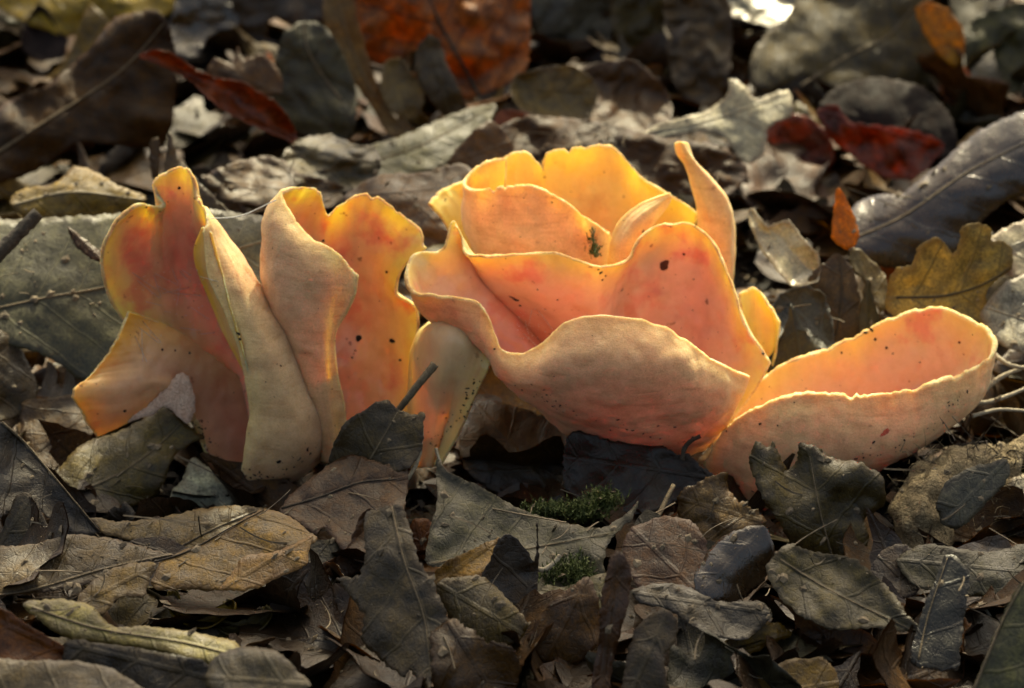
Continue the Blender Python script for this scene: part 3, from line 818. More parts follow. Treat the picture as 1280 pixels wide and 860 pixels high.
L('dark purple-blue leaf arching above the crimson leaf', [(1022,135),(1048,108),(1092,96),(1150,108),(1185,140),(1198,182),(1180,200),(1140,195),(1090,180),(1045,170)], y=20, n=(.1,-.8,.6), m='purple', cup=-.2, wave=.15)
L('crimson leaf strip glowing in the sun above the big glossy brown leaf', [(1020,140),(1045,130),(1062,152),(1110,158),(1150,165),(1180,180),(1165,205),(1140,225),(1100,220),(1065,195),(1040,175)], y=18, n=(.1,-1,.3), m='red', wave=.3, curl=.25)
L('dark red leaf half hidden beside the crimson strip', [(950,180),(965,150),(1000,142),(1035,165),(1042,205),(1010,220),(965,214)], y=19, n=(-.1,-1,.3), m='red', wave=.3)
L('pale grey lobed oak leaf lying in front of the dark red leaf', [(800,168),(835,152),(880,140),(908,118),(912,98),(930,105),(945,122),(985,112),(990,142),(962,158),(955,192),(938,204),(922,196),(905,172),(868,164),(830,176)], y=15, n=(0,-.75,.65), m='pale', rib=[(812,165),(880,152),(925,138),(975,120)], wave=.2, ribr=.05)
L('broad grey-brown leaf lying behind the back wall of the yellow-orange cup', [(690,118),(735,82),(790,75),(830,110),(840,150),(800,170),(735,172),(700,150)], y=20, n=(.1,-.8,.6), m='brown', wave=.35, curl=.4)
L('crinkled brown leaf with white sunlit rim behind the cups', [(636,112),(645,95),(680,84),(722,84),(748,112),(735,150),(690,150),(650,136)], y=18, n=(-.1,-.8,.5), m='tan', wave=.3, curl=.5)
L('long flat grey leaf spanning behind the yellow-orange cup', [(610,168),(660,145),(740,150),(820,170),(900,182),(935,215),(900,250),(800,230),(700,215),(640,205)], y=13, n=(0,-.5,.85), m='leather', wave=.4, rag=1)
L('dark red-brown leaf scrap between two grey leaves behind the cups', [(612,165),(625,138),(660,142),(668,168),(645,190),(620,190)], y=17, n=(0,-.9,.4), m='rust', wave=.2)
L('grey-green flat leaf with a small hole below the big orange-red leaf', [(436,206),(445,188),(500,170),(560,145),(592,134),(620,130),(612,158),(585,190),(555,206),(500,224),(455,222)], y=14, n=(0,-.5,.85), m='greygreen', rib=[(440,208),(520,185),(612,136)], wave=.12, rag=.8)
L('pale silver-grey leaf with sunlit edges behind the upright curled fungus', [(352,196),(375,172),(410,168),(440,178),(470,186),(475,215),(440,240),(390,235),(345,222)], y=11, n=(0,-.4,.9), m='grey', wave=.4, rag=1.2)
L('grey curled leaf behind the tall ear-shaped fungus', [(255,225),(285,205),(340,195),(375,215),(420,228),(440,250),(390,262),(320,258),(275,250)], y=10, n=(0,-.5,.8), m='brown', wave=.4, rag=1)
L('flat grey-brown leaf in the gap between the upright curled fungus and the cups', [(430,250),(470,220),(530,215),(580,205),(600,235),(580,290),(530,310),(470,300)], y=9, n=(0,-.6,.8), m='brown', wave=.2)
L('small brown leaf tucked behind the yellow rear lobe', [(560,205),(590,165),(615,150),(640,180),(640,215),(600,225)], y=12, n=(.2,-.9,.4), m='pinkish', wave=.2)
# upper left
L('large dark brown leathery leaf folded over in the upper left', [(-60,175),(0,132),(62,104),(112,60),(142,24),(195,12),(216,48),(220,118),(204,182),(150,182),(100,178),(72,195),(40,216),(-60,245)], y=16, n=(-.1,-.9,.45), m='leather', rib=[(-40,215),(60,150),(150,90),(205,30)], cup=-.7, wave=.4, ribr=.07)
L('rust-red curled leaf edge snaking above the dark mossy hollow', [(172,70),(195,62),(218,68),(250,90),(275,98),(302,102),(330,118),(348,130),(366,155),(372,182),(350,172),(328,163),(300,150),(268,130),(238,102),(205,84)], y=14, n=(.2,-.8,.5), m='rust', cup=.8, wave=.4, curl=.3)
L('small pinkish brown leaf scrap above the rust-red curled leaf', [(258,92),(268,72),(290,80),(297,58),(305,75),(330,66),(352,95),(350,118),(325,116),(300,104),(280,100)], y=17, n=(.1,-.9,.4), m='pinkish', wave=.25)
L('dark grey-green leaf with a thin pale stalk in the shade left of the orange leaf', [(340,120),(350,50),(375,28),(405,32),(430,70),(446,120),(440,172),(400,175),(360,160)], y=19, n=(.1,-.9,.3), m='oliveDark', rib=[(427,125),(400,90),(384,60),(380,30)], wave=.25, ribr=.05)
L('light tan folded leaf lying under the large dark brown leaf', [(12,252),(28,236),(68,230),(92,208),(112,212),(150,232),(182,247),(165,268),(135,282),(80,278),(30,270)], y=8.5, n=(.1,-.7,.7), m='beige', rib=[(20,255),(90,240),(178,250)], wave=.15, fold=-.3)
L('tiny brown stalk-like scrap standing above the light tan leaf', [(186,180),(198,172),(200,200),(198,222),(190,222)], y=9.5, n=(.3,-1,.2), m='brown', wave=.1)
L('grey pointed leaf tip standing behind the ear-shaped fungus', [(196,245),(204,215),(212,165),(222,195),(240,216),(262,240),(292,272),(250,285),(205,280)], y=6.5, n=(.1,-.9,.5), m='grey', wave=.12)
L('big grey-green leaf spread flat behind the ear-shaped fungus', [(-40,262),(10,275),(60,272),(130,268),(200,262),(265,262),(310,268),(345,275),(348,330),(330,385),(280,420),(215,440),(150,470),(102,476),(75,456),(45,440),(-40,405)], y=3.6, n=(.05,-.72,.7), m='deepgreen', rib=[(-30,392),(60,372),(150,355),(335,300)], cup=-.35, wave=.1, ribr=.05)
L('narrow brown leaf strip lying on the big grey-green leaf', [(84,283),(98,292),(118,308),(130,322),(124,327),(108,320),(92,303)], y=2.6, n=(0,-.8,.6), m='brown', wave=.05)
# right side
L('big glossy dark brown leaf shining white in the sun, upper right', [(1050,300),(1062,262),(1088,245),(1130,240),(1165,212),(1212,172),(1250,150),(1330,128),(1330,235),(1270,245),(1232,272),(1195,318),(1165,342),(1120,335),(1080,330)], y=9.5, n=(-.24,-.68,.68), m='gloss', rib=[(1062,300),(1130,270),(1210,215),(1300,170)], cup=-1.1, wave=.07, ribr=.05)
L('white sunlit curled leaf standing right of the thin horn', [(934,270),(940,260),(960,282),(985,275),(1005,300),(1024,322),(1022,352),(990,358),(965,330),(945,300)], y=5.5, n=(-.2,-.7,.7), m='silver', wave=.2, curl=.35)
L('small upright amber leaf scrap with a dark edge', [(1040,298),(1042,262),(1047,234),(1056,245),(1068,270),(1074,296),(1062,312),(1050,308)], y=5.2, n=(.2,-1,.3), m='amber', wave=.1)
L('salmon brown leaf standing below the upright amber scrap', [(1010,350),(1028,330),(1048,318),(1066,335),(1075,372),(1074,422),(1040,426),(1022,400)], y=4.2, n=(.1,-1,.35), m='pinkish', rib=[(1045,420),(1052,370),(1050,322)], wave=.12)
L('pale tan leaf strip slanting beside the salmon brown leaf', [(1066,308),(1082,318),(1105,342),(1112,372),(1100,392),(1085,360),(1062,330)], y=4.6, n=(.1,-.8,.6), m='beige', wave=.12)
L('yellow-green lobed oak leaf standing behind the boat-shaped cup', [(1108,388),(1110,355),(1122,334),(1140,330),(1148,308),(1168,297),(1182,304),(1192,318),(1200,300),(1202,284),(1222,278),(1240,286),(1238,302),(1252,300),(1266,314),(1262,338),(1242,352),(1232,372),(1240,405),(1215,420),(1150,415)], y=3.4, n=(.05,-1,.35), m='yellow', rib=[(1120,372),(1180,370),(1230,355),(1262,335)], cup=.4, wave=.15, ribr=.04)
L('silver-grey ribbed leaf at the edge of the frame under the yellow-green oak leaf', [(1225,395),(1240,370),(1262,350),(1320,340),(1320,450),(1275,440),(1242,425)], y=2.8, n=(.1,-.7,.7), m='pale', wave=.2, rib=[(1235,385),(1280,400),(1315,410)])
L('white glaring leaf at the frame edge beside the yellow-green oak leaf', [(1238,300),(1262,282),(1320,268),(1320,345),(1268,346),(1262,318)], y=5.5, n=(0,-.75,.65), m='pale', wave=.12)
L('shiny grey leaf curved like an arch behind the boat-shaped cup', [(958,395),(975,368),(1005,356),(1030,368),(1040,400),(1042,435),(1020,440),(1008,412),(985,420),(962,430)], y=3.6, n=(-.1,-.7,.7), m='blue', wave=.2, curl=.3)
L('dark speckled pointed leaf rising behind the rim of the boat-shaped cup', [(955,462),(970,432),(984,402),(989,380),(1000,405),(1022,432),(1050,455),(1000,480)], y=2.4, n=(.1,-1,.3), m='oliveDark', wave=.12)
L('tall thin olive leaf blade behind the small dark pointed leaf', [(1072,410),(1078,370),(1085,345),(1092,372),(1098,402),(1085,425)], y=3.6, n=(0,-1,.3), m='oliveDark', wave=.08)
# left edge
L('dark brown leaf curving in from the frame edge below the big grey-green leaf', [(-40,400),(5,415),(24,432),(38,460),(48,488),(36,515),(10,525),(-40,540)], h=1.2, n=(.3,-.8,.5), m='dark', wave=.2, cup=-.4)
L('dull brown leaf lying in the shade under the big grey-green leaf', [(28,505),(60,498),(110,490),(130,505),(118,540),(85,575),(60,590),(30,570)], h=.5, n=(0,-.6,.8), m='brown', wave=.2)
L('olive-brown serrated leaf propped up under the torn lobe', [(58,610),(78,580),(100,556),(140,542),(172,528),(188,520),(206,508),(222,520),(234,532),(256,547),(238,555),(220,568),(206,600),(192,622),(160,634),(118,641),(80,640)], h=.2, n=(.1,-.62,.75), m='olive', rib=[(90,620),(150,592),(195,560),(225,530)], cup=-.35, wave=.14, rag=.8)
L('whitish green lichen-covered leaf piece at the foot of the ear-shaped fungus', [(210,632),(216,612),(228,598),(240,572),(258,582),(280,604),(292,622),(290,640),(262,636),(236,640)], y=-1.0, n=(0,-.7,.7), m='lichen', wave=.12, rag=1)
L('dark brown curled leaf with a pale rim at the frame edge', [(-40,520),(4,528),(30,552),(62,590),(90,625),(126,664),(95,668),(50,640),(20,640),(-40,650)], h=1.0, n=(.35,-.7,.6), m='dark', wave=.2, curl=.3, rib=[(2,528),(32,555),(62,590),(124,664)], ribr=.05)
L('small triangular grey-brown leaf standing at the frame edge', [(-6,690),(8,650),(20,620),(34,616),(46,628),(58,652),(70,675),(40,690)], h=.9, n=(0,-.85,.5), m='grey', wave=.1)
L('grey-brown flat leaf with a thin dark midrib at the lower frame edge', [(-40,690),(40,680),(90,668),(150,676),(205,690),(218,694),(180,704),(150,722),(90,735),(30,742),(-40,745)], h=1.0, n=(0,-.45,.9), m='grey', rib=[(-30,748),(40,738),(130,712),(215,694)], wave=.1, ribr=.04)
L('tan-brown leaf lying under the foot of the ear-shaped fungus', [(112,648),(150,652),(200,648),(250,636),(300,632),(335,638),(318,655),(280,672),(235,690),(200,690),(165,676),(130,668)], h=.75, n=(0,-.45,.9), m='tan', rib=[(215,690),(268,662),(330,636)], wave=.12)
L('pinkish brown leaf spread between the two tall fungi at their feet', [(350,636),(380,604),(420,576),(440,568),(480,580),(510,588),(505,640),(498,668),(478,700),(440,700),(405,660),(395,670),(372,652)], h=.7, n=(-.05,-.5,.85), m='pinkish', rib=[(352,636),(400,622),(450,604),(495,600)], cup=.3, wave=.14, ribr=.045)
L('tan leaf with a long stalk lying flat at lower left', [(190,735),(200,705),(225,690),(258,676),(296,655),(330,636),(362,646),(386,664),(396,676),(360,690),(320,700),(300,720),(285,737),(240,738)], h=1.1, n=(0,-.5,.86), m='tan', rib=[(190,704),(235,690),(285,662),(330,638)], wave=.12)
L('cream leaf tip folded over on top of the flat tan leaf', [(274,738),(290,716),(304,696),(340,690),(368,680),(392,668),(386,690),(384,706),(352,720),(318,736)], h=1.45, n=(.1,-.6,.8), m='beige', wave=.12)
L('grey dead leaf curled against the foot of the upright curled fungus', [(412,585),(418,555),(432,528),(455,512),(482,499),(500,512),(516,518),(531,516),(528,540),(528,562),(510,585),(490,592),(450,590)], y=-2.7, n=(-.1,-.85,.5), m='grey', wave=.22, cup=.4, rib=[(455,588),(480,545),(497,515)], stem=[(494,518,-2.1),(512,495,-2.2),(530,472,-2.2),(544,455,-2.1)])
L('wide green-grey leaf with pale raised edges lying under the cups', [(546,575),(560,590),(600,608),(650,636),(700,652),(750,660),(785,640),(798,626),(790,648),(765,672),(755,700),(756,745),(710,745),(650,735),(600,715),(535,706),(536,670),(546,630)], h=.6, n=(0,-.5,.85), m='greygreen', rib=[(540,705),(640,690),(760,668)], wave=.16, curl=.35, ribr=.03)
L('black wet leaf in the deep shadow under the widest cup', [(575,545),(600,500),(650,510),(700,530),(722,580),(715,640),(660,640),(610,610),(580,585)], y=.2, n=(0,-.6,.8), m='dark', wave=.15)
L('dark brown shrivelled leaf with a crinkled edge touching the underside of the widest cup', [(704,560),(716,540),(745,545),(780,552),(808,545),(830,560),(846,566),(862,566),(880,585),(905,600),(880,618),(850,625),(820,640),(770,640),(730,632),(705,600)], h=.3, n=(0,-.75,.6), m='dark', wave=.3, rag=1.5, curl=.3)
L('brown crumbling leaf between the widest cup and the boat-shaped cup', [(846,640),(852,612),(880,600),(905,590),(912,612),(925,625),(950,640),(958,655),(930,668),(905,690),(880,700),(858,680)], h=.2, n=(0,-.85,.5), m='tan', wave=.3, rag=1.6, mat=None)
L('dark curled grey-brown leaf standing against the boat-shaped cup', [(940,590),(938,570),(946,552),(958,560),(966,552),(976,570),(984,590),(996,575),(1000,556),(1018,556),(1036,572),(1070,578),(1098,590),(1108,612),(1102,635),(1082,648),(1085,690),(1040,700),(990,680),(972,650),(952,620)], h=.25, n=(.05,-.9,.45), m='grey', rib=[(1040,695),(1025,640),(1012,570)], wave=.28, cup=.3, curl=-.3, rag=1.1)
L('olive-brown fibrous leaf lying in front of the curled grey-brown leaf', [(958,708),(985,680),(1020,690),(1070,700),(1110,735),(1135,768),(1150,790),(1090,785),(1040,786),(1000,770),(970,740)], h=1.2, n=(.1,-.6,.8), m='olive', wave=.25, rag=1.2, rib=[(975,700),(1040,740),(1140,788)])
L('rounded glossy purple-brown leaf below the brown crumbling leaf', [(868,718),(885,690),(905,670),(935,658),(958,660),(968,690),(958,722),(930,748),(895,755),(870,742)], h=1.2, n=(0,-.75,.65), m='gloss', wave=.2, cup=-.5)
L('smooth grey-brown leaf lying under the rounded glossy leaf', [(778,690),(790,660),(830,645),(870,655),(885,690),(872,735),(840,748),(800,738)], h=.9, n=(0,-.55,.8), m='pinkish', wave=.12)
L('long dark brown leaf lying across under the rounded glossy leaf', [(792,735),(850,730),(900,752),(950,752),(965,770),(930,800),(880,790),(830,760),(800,755)], h=.9, n=(0,-.5,.85), m='dark', wave=.2)
# lower left
L('pale green leaf lying flat near the lower corner', [(28,755),(70,748),(112,756),(140,782),(180,782),(230,788),(290,800),(308,822),(285,836),(240,826),(190,812),(140,806),(90,800),(55,780)], h=1.6, n=(.05,-.5,.85), m='palegreen', rib=[(40,760),(120,786),(230,804),(300,822)], wave=.12, curl=-.15)
L('dark brown underside of a leaf rolled beneath the pale green leaf', [(85,800),(140,806),(200,815),(258,828),(262,862),(200,900),(120,900),(80,840)], h=1.0, n=(.1,-.9,.3), m='dark', wave=.15)
L('red-brown leaf poking into the lower corner', [(-50,750),(6,762),(36,782),(64,798),(96,822),(70,836),(20,830),(-50,832)], h=2.0, n=(.2,-.7,.6), m='rust', wave=.2, curl=.3)
L('grey-brown leaf cut off by the lower corner', [(-60,822),(30,826),(90,826),(140,836),(186,870),(160,920),(-60,920)], h=1.6, n=(0,-.5,.85), m='grey', wave=.15)
L('pale grey lobed leaf tip at the lower edge', [(258,858),(262,830),(280,814),(310,808),(345,814),(372,838),(388,858),(340,880),(290,880)], h=2.0, n=(0,-.6,.8), m='grey', wave=.25, curl=-.2)
L('speckled tan leaf piece beside the pale green leaf', [(88,762),(108,735),(140,712),(180,702),(196,705),(186,725),(182,745),(150,748),(128,768)], h=1.35, n=(0,-.55,.8), m='tan', wave=.14, rag=1.1)
# lower middle
L('large grey rotting leaf with a torn end in the lower middle', [(420,724),(436,722),(452,716),(456,690),(456,645),(475,636),(500,632),(512,655),(522,695),(545,735),(560,775),(552,820),(536,862),(522,850),(512,836),(506,848),(492,838),(470,820),(452,802),(455,770),(440,748)], h=1.0, n=(-.1,-.7,.7), m='grey', rib=[(490,634),(505,700),(530,770),(540,850)], cup=-.3, wave=.16, rag=1.4)
L('round orange-brown leaf scrap next to the large grey rotting leaf', [(512,660),(520,648),(536,650),(546,668),(545,690),(532,702),(518,695)], h=.35, n=(.2,-.9,.4), m='rust', wave=.1)
L('brown leaf with a rolled rim left of the large grey rotting leaf', [(400,708),(430,690),(444,660),(456,638),(470,640),(462,690),(455,712),(420,722)], h=.35, n=(.3,-.8,.5), m='brown', wave=.12, curl=.3)
L('cream-grey leaf rolled like a gutter in front of the wide green-grey leaf', [(538,735),(545,712),(565,698),(600,682),(625,672),(618,694),(608,712),(590,722),(560,726)], h=1.4, n=(0,-.7,.7), m='beige', wave=.1, cup=.3)
L('black-brown folded leaf standing open in front of the wide green-grey leaf', [(600,728),(612,700),(622,674),(638,668),(655,682),(668,702),(671,652),(674,700),(670,742),(658,764),(630,752)], h=1.0, n=(.1,-.95,.3), m='dark', wave=.15, curl=.2)
L('grey-brown leaf with a rounded top below the cream-grey rolled leaf', [(545,735),(556,724),(600,720),(622,735),(642,756),(660,778),(650,800),(610,812),(575,800),(560,770)], h=.8, n=(0,-.8,.6), m='grey', wave=.18, cup=-.3)
L('shredded dark orange-brown leaf at the lower edge', [(540,790),(570,775),(605,800),(640,810),(650,850),(630,890),(560,890),(540,850)], h=.35, n=(0,-.8,.6), m='brown', wave=.35, rag=2)
L('brown leaf pointing up beside the green moss in the lower middle', [(660,800),(672,775),(690,752),(712,735),(735,722),(748,750),(750,800),(720,830),(680,830)], h=.35, n=(.1,-.9,.4), m='brown', wave=.2)
L('narrow dark brown leaf strip rising from the lower edge', [(738,880),(748,800),(752,740),(765,695),(778,690),(790,720),(782,770),(765,830),(760,885)], h=.35, n=(.35,-.9,.3), m='brown', wave=.2, cup=.2)
L('upright grey leaf with a rounded pale top at the lower edge', [(780,870),(784,820),(795,785),(812,768),(834,762),(847,778),(845,800),(830,825),(834,875)], h=.7, n=(0,-.9,.4), m='grey', wave=.2, cup=-.2)
L('dusty yellow-brown leaf scrap beside the black stick', [(893,822),(908,800),(925,782),(930,762),(945,775),(975,780),(990,795),(960,806),(925,824)], h=.35, n=(0,-.75,.6), m='tan', wave=.2, rag=1.5)
L('dull beige leaf lying at the lower edge under the black stick', [(925,875),(945,848),(985,826),(1025,822),(1045,840),(1042,880),(980,890)], h=.35, n=(0,-.7,.7), m='beige', wave=.2, rag=1.2, mat=LEAFM['tan'])
# lower right
L('long slate-blue leaf standing like a blade at lower right', [(1140,832),(1144,795),(1152,765),(1168,728),(1182,694),(1200,700),(1212,720),(1206,770),(1200,815),(1196,838)], h=.9, n=(-.1,-.8,.6), m='slate', rib=[(1148,825),(1160,770),(1184,698)], wave=.06, ribr=.03)
L('green-grey leaf with a pale curled rim in the lower corner', [(1212,875),(1228,830),(1246,786),(1262,752),(1278,728),(1330,715),(1330,900),(1240,900)], h=1.0, n=(-.3,-.8,.5), m='greygreen', rib=[(1214,872),(1248,788),(1268,748),(1280,728)], wave=.1, ribr=.05)
L('round dark leaf in the shade left of the slate-blue blade', [(1090,720),(1100,690),(1130,680),(1150,700),(1148,740),(1120,750)], h=.35, n=(0,-.7,.7), m='dark', wave=.2)
L('pale leaf scrap at the frame edge beside the hairy husk', [(1255,640),(1262,600),(1320,590),(1320,660),(1275,652)], h=.35, n=(-.2,-.7,.7), m='pale', wave=.15)
L('dark leaf sheet in the shade under the hairy husk', [(1120,700),(1160,680),(1230,690),(1300,680),(1300,740),(1230,745),(1150,735)], h=.6, n=(0,-.5,.85), m='oliveDark', wave=.2)

# ------------------------------------------------------------------ litter leaves that fill the ground
def local_leaf(kind, ln, wd_, s, seed, roll, wave, twist=0.):
    r = random.Random(seed); sd = seed * 3.1
    k = np.linspace(0, 1, 41)
    if kind == 'oak':
        prof = np.sin(np.pi * np.clip(k, 0, 1)) ** .6 * (.55 + .5 * k) * (1 + .32 * np.cos(2 * np.pi * 4.2 * k + 1))
    elif kind == 'beech':
        prof = np.sin(np.pi * k ** .85) ** .8
    elif kind == 'narrow':
        prof = np.sin(np.pi * k) ** .9 * (1 + .05 * np.cos(60 * k))
    else:
        prof = np.sin(np.pi * k) ** .55 * (1 + .35 * np.array([noise.noise(Vector((q * 3, sd, 0))) for q in k]))
    p1 = np.stack([k * ln, prof * wd_ / 2], 1); k2 = k[::-1][1:-1]
    low = np.interp(k2, k, prof) * (1 + .3 * np.array([noise.noise(Vector((q * 4, sd, 7))) for q in k2]))
    p2 = np.stack([k2 * ln, -low * wd_ / 2], 1)
    poly = np.concatenate([p1[:-1], p1[-1:], p2])
    if kind == 'scrap':                     # torn across
        cut = ln * r.uniform(.45, .7)
        poly = poly[poly[:, 0] < cut]
    c = poly.mean(0)
    nz = np.array([noise.noise(Vector((a * 1.3, b * 1.3, sd))) + .7 * noise.noise(Vector((a * 3.7, b * 3.7, sd))) for a, b in poly])
    poly = c + (poly - c) * (1 + .15 * nz[:, None])
    L = np.r_[0, np.cumsum(np.linalg.norm(np.diff(np.r_[poly, poly[:1]], axis=0), axis=1))]
    m = max(14, int(L[-1] / (s * .8))); t = np.linspace(0, L[-1], m, endpoint=False); pc = np.r_[poly, poly[:1]]
    poly = np.stack([np.interp(t, L, pc[:, 0]), np.interp(t, L, pc[:, 1])], 1)
    v2, F = triangulate(poly, s); edge = seg_dist(v2, poly)
    x, y = v2[:, 0], v2[:, 1]
    H = wave * np.array([1.5 * noise.noise(Vector((a * .5, b * .5, sd))) + .7 * noise.noise(Vector((a * 1.3, b * 1.3, sd + 3))) for a, b in v2])
    H += -.03 * np.exp(-(y / .1) ** 2) + .02 * np.cos(2 * np.pi * (x - np.abs(y) * .75)) * np.clip(np.abs(y) / .5, 0, 1)
    H += .25 * np.abs(y) * r.uniform(-.8, .8)
    V = np.stack([x - ln / 2, y, H], 1)
    if roll:                                # roll round an axis slanting across the blade
        an = r.uniform(-.7, .7); ca, sa = math.cos(an), math.sin(an)
        u = V[:, 1] * ca - V[:, 0] * sa; w = V[:, 0] * ca + V[:, 1] * sa
        rad = wd_ / roll; th = u / rad
        rr = rad - V[:, 2]
        u2 = rr * np.sin(th); z2 = rad - rr * np.cos(th)
        V = np.stack([w * ca - u2 * sa, u2 * ca + w * sa, z2], 1)
    if twist:
        th = twist * V[:, 0] / ln; yv, zv = V[:, 1].copy(), V[:, 2].copy()
        V[:, 1] = yv * np.cos(th) - zv * np.sin(th); V[:, 2] = yv * np.sin(th) + zv * np.cos(th)
    me0 = bpy.data.meshes.new('t'); me0.from_pydata([tuple(v) for v in V], [], F); me0.update()
    vn = np.empty(len(V) * 3, np.float32); me0.vertices.foreach_get('normal', vn); bpy.data.meshes.remove(me0)
    return V, F, vn.reshape(-1, 3), np.stack([x, y], 1), edge
SHAPES = [('oak', 6.5, 3.6), ('beech', 5.2, 3.0), ('scrap', 6.0, 3.4), ('narrow', 6.5, 1.9), ('oak', 5.0, 2.9), ('scrap', 4.0, 3.0), ('beech', 4.2, 2.6), ('scrap', 3.2, 2.4)]
WORD = {'oak': 'lobed oak leaf', 'beech': 'oval beech leaf', 'scrap': 'torn leaf scrap', 'narrow': 'narrow pointed leaf'}
def rot3(rx, ry, rz):
    from mathutils import Euler
    return np.array(Euler((rx, ry, rz)).to_matrix())
def spot(near):
    while True:
        y = random.uniform(-13, 40) if not near else random.uniform(-12, 26)
        w = 13.5 + max(0, y) * .24
        x = random.uniform(-w, w)
        return x, y
# lowest layer: a matted sheet of leaves nobody could count
def matted():
    VV, NN, UU, EE, FF, MM = [], [], [], [], [], []
    keys = ['dark', 'brown', 'grey', 'oliveDark', 'dark', 'pinkish', 'leather', 'tan']
    protos = [local_leaf(k, l, w, .34, 300 + i, r_, .14) for i, (k, l, w) in enumerate(SHAPES) for r_ in (0, 1.0, 2.0)]
    b = 0
    for i in range(1150):
        x, y = spot(False); V, F, n3, uv, ed = random.choice(protos)
        M = rot3(random.gauss(0, .28), random.gauss(0, .28), random.uniform(0, 6.28)) * random.uniform(.6, 1.1)
        near_ = y < 1
        VV.append(V @ M.T + np.array((x, y, gz(x, y) + random.uniform(-.05, .35) - (.35 if -5.2 < y < 2.6 and abs(x) < 10 else 0)))); NN.append(n3 @ M.T); UU.append(uv); EE.append(ed)
        FF += [tuple(j + b for j in f) for f in F]; MM += [random.choice((0, 0, 0, 3, 4, 6, 1)) if near_ else random.randrange(len(keys))] * len(F); b += len(V)
    V, n3, uv, ed = map(np.concatenate, (VV, NN, UU, EE))
    n = len(V); th = .03
    me = mesh_from('matted_leaf_litter', np.concatenate([V + n3 * th / 2, V - n3 * th / 2]), FF + [(c + n, d + n, a + n) for a, d, c in FF], [LEAFM[k] for k in keys], MM + MM)
    ul = me.uv_layers.new(name='UVMap'); li = np.empty(len(me.loops), np.int32); me.loops.foreach_get('vertex_index', li)
    ul.data.foreach_set('uv', np.concatenate([uv, uv]).astype(np.float32)[li].ravel())
    me.attributes.new('edge', 'FLOAT', 'POINT').data.foreach_set('value', np.concatenate([ed, ed]).astype(np.float32))
    o = link('matted_leaf_litter', me); o['kind'] = 'stuff'
matted()
# upper layer: single leaves
CW = {'dark': 'blackish', 'brown': 'brown', 'grey': 'grey-brown', 'greygreen': 'grey-green', 'oliveDark': 'dark olive', 'olive': 'olive', 'tan': 'tan',
      'pinkish': 'pinkish brown', 'leather': 'dull dark brown', 'gloss': 'shiny dark brown', 'pale': 'pale grey', 'rust': 'rust-red', 'yellow': 'yellowish', 'beige': 'cream'}
PROTO = []
for i, (k, l, w) in enumerate(SHAPES):
    for j, r_ in enumerate((.6, 1.7, 3.0)):
        V, F, n3, uv, ed = local_leaf(k, l, w, .2, 40 + i * 5 + j, r_, .34, random.uniform(-1.2, 1.2))
        me = solid_sheet('litter_leaf', V, F, n3, .03, LEAFM['brown'], uv, ed)
        PROTO.append((k, ('flat', 'curled', 'rolled-up')[j], me))
def place_word(x, y):
    fb = 'in front of' if y < -1.5 else ('among' if y < 6 else 'behind')
    who = 'the ear-shaped fungus' if x < -5.5 else ('the upright curled fungus' if x < -1.8 else ('the widest cup' if x < 4.5 else 'the boat-shaped cup'))
    far = 'far ' if y > 18 else ''
    if y >= 6: who = who.replace('the widest cup', 'the yellow-orange cup')
    if fb == 'among': fb = 'in the litter around'
    if fb == 'in front of' and y < -6.5: fb = 'well in front of'
    return far + fb + ' ' + who
SEEN = {}
def filler(n):
    for i in range(n):
        x, y = spot(True)
        if y < 2.6 and (random.random() < .45 or (6 < x < 14 and -6 < y < -.5)): continue
        far = y > 6
        for _try in range(60):
            k, st, me = random.choice(PROTO)
            key = random.choice(['dark', 'brown', 'olive', 'oliveDark', 'brown', 'tan', 'leather', 'olive', 'leather', 'rust', 'tan', 'beige', 'brown'] if far else ['dark', 'oliveDark', 'brown', 'leather', 'dark', 'olive', 'pinkish'])
            lab = f'{st} {CW[key]} {WORD[k]} {place_word(x, y)}'
            if lab not in SEEN: break
        SEEN[lab] = 1
        o = link('litter_leaf', me)
        o.material_slots[0].link = 'OBJECT'; o.material_slots[0].material = LEAFM[key]
        tilt = .55 if far else .34
        sc_ = random.uniform(.55, 1.05) if not far else random.uniform(.8, 1.5)
        if y > 10: tilt, sc_ = .5, random.uniform(.6, 1.15)
        if -5.2 < y < 2.6 and abs(x) < 10: tilt, sc_, low = .12, .5, .35
        else: low = 0
        if y < 1 and not low: tilt, sc_ = .24, random.uniform(.4, .8)
        o.location = (x, y, gz(x, y) - low + random.uniform(.1, .4) + (.2 * random.random() if far else 0))
        o.rotation_euler = (random.gauss(.1, tilt), random.gauss(0, tilt), random.uniform(0, 6.28)); o.scale = (sc_,) * 3
        tag(o, lab, 'leaf', 'loose leaves of the litter')
filler(190)

# ------------------------------------------------------------------ twigs, stalks and roots
twig('broken dark twig poking in from the frame edge above the big grey-green leaf', [(-30,345,1.6),(10,305,2.0),(48,266,2.4)], .2, .17, M_TWIG, cat='twig')
twig('dark twig lying in a shadowed gap beside the curled husk', [(303,742,-6.5),(330,775,-7.2),(358,815,-8.0),(385,850,-8.6)], .13, .16, M_TWIG)
twig('long thin brown stem rising from the brown strip in front of the widest cup', [(770,800,-7.6),(785,735,-6.6),(800,690,-5.6),(825,640,-4.4),(842,606,-3.8)], .085, .05, M_STEM, name='plant_stem', cat='stem')
twig('black wet stick lying across the lower right', [(842,832,-8.2),(900,838,-8.6),(960,815,-8.0),(1010,798,-7.4),(1062,796,-7.0)], .2, .13, M_STEMD, name='stick', cat='stick')
twig('pale gnarled twig at the lower edge near the slate-blue blade', [(1130,825,-8.6),(1152,832,-8.8),(1168,826,-8.7),(1190,842,-9),(1212,862,-9.4)], .09, .14, M_STEMP)
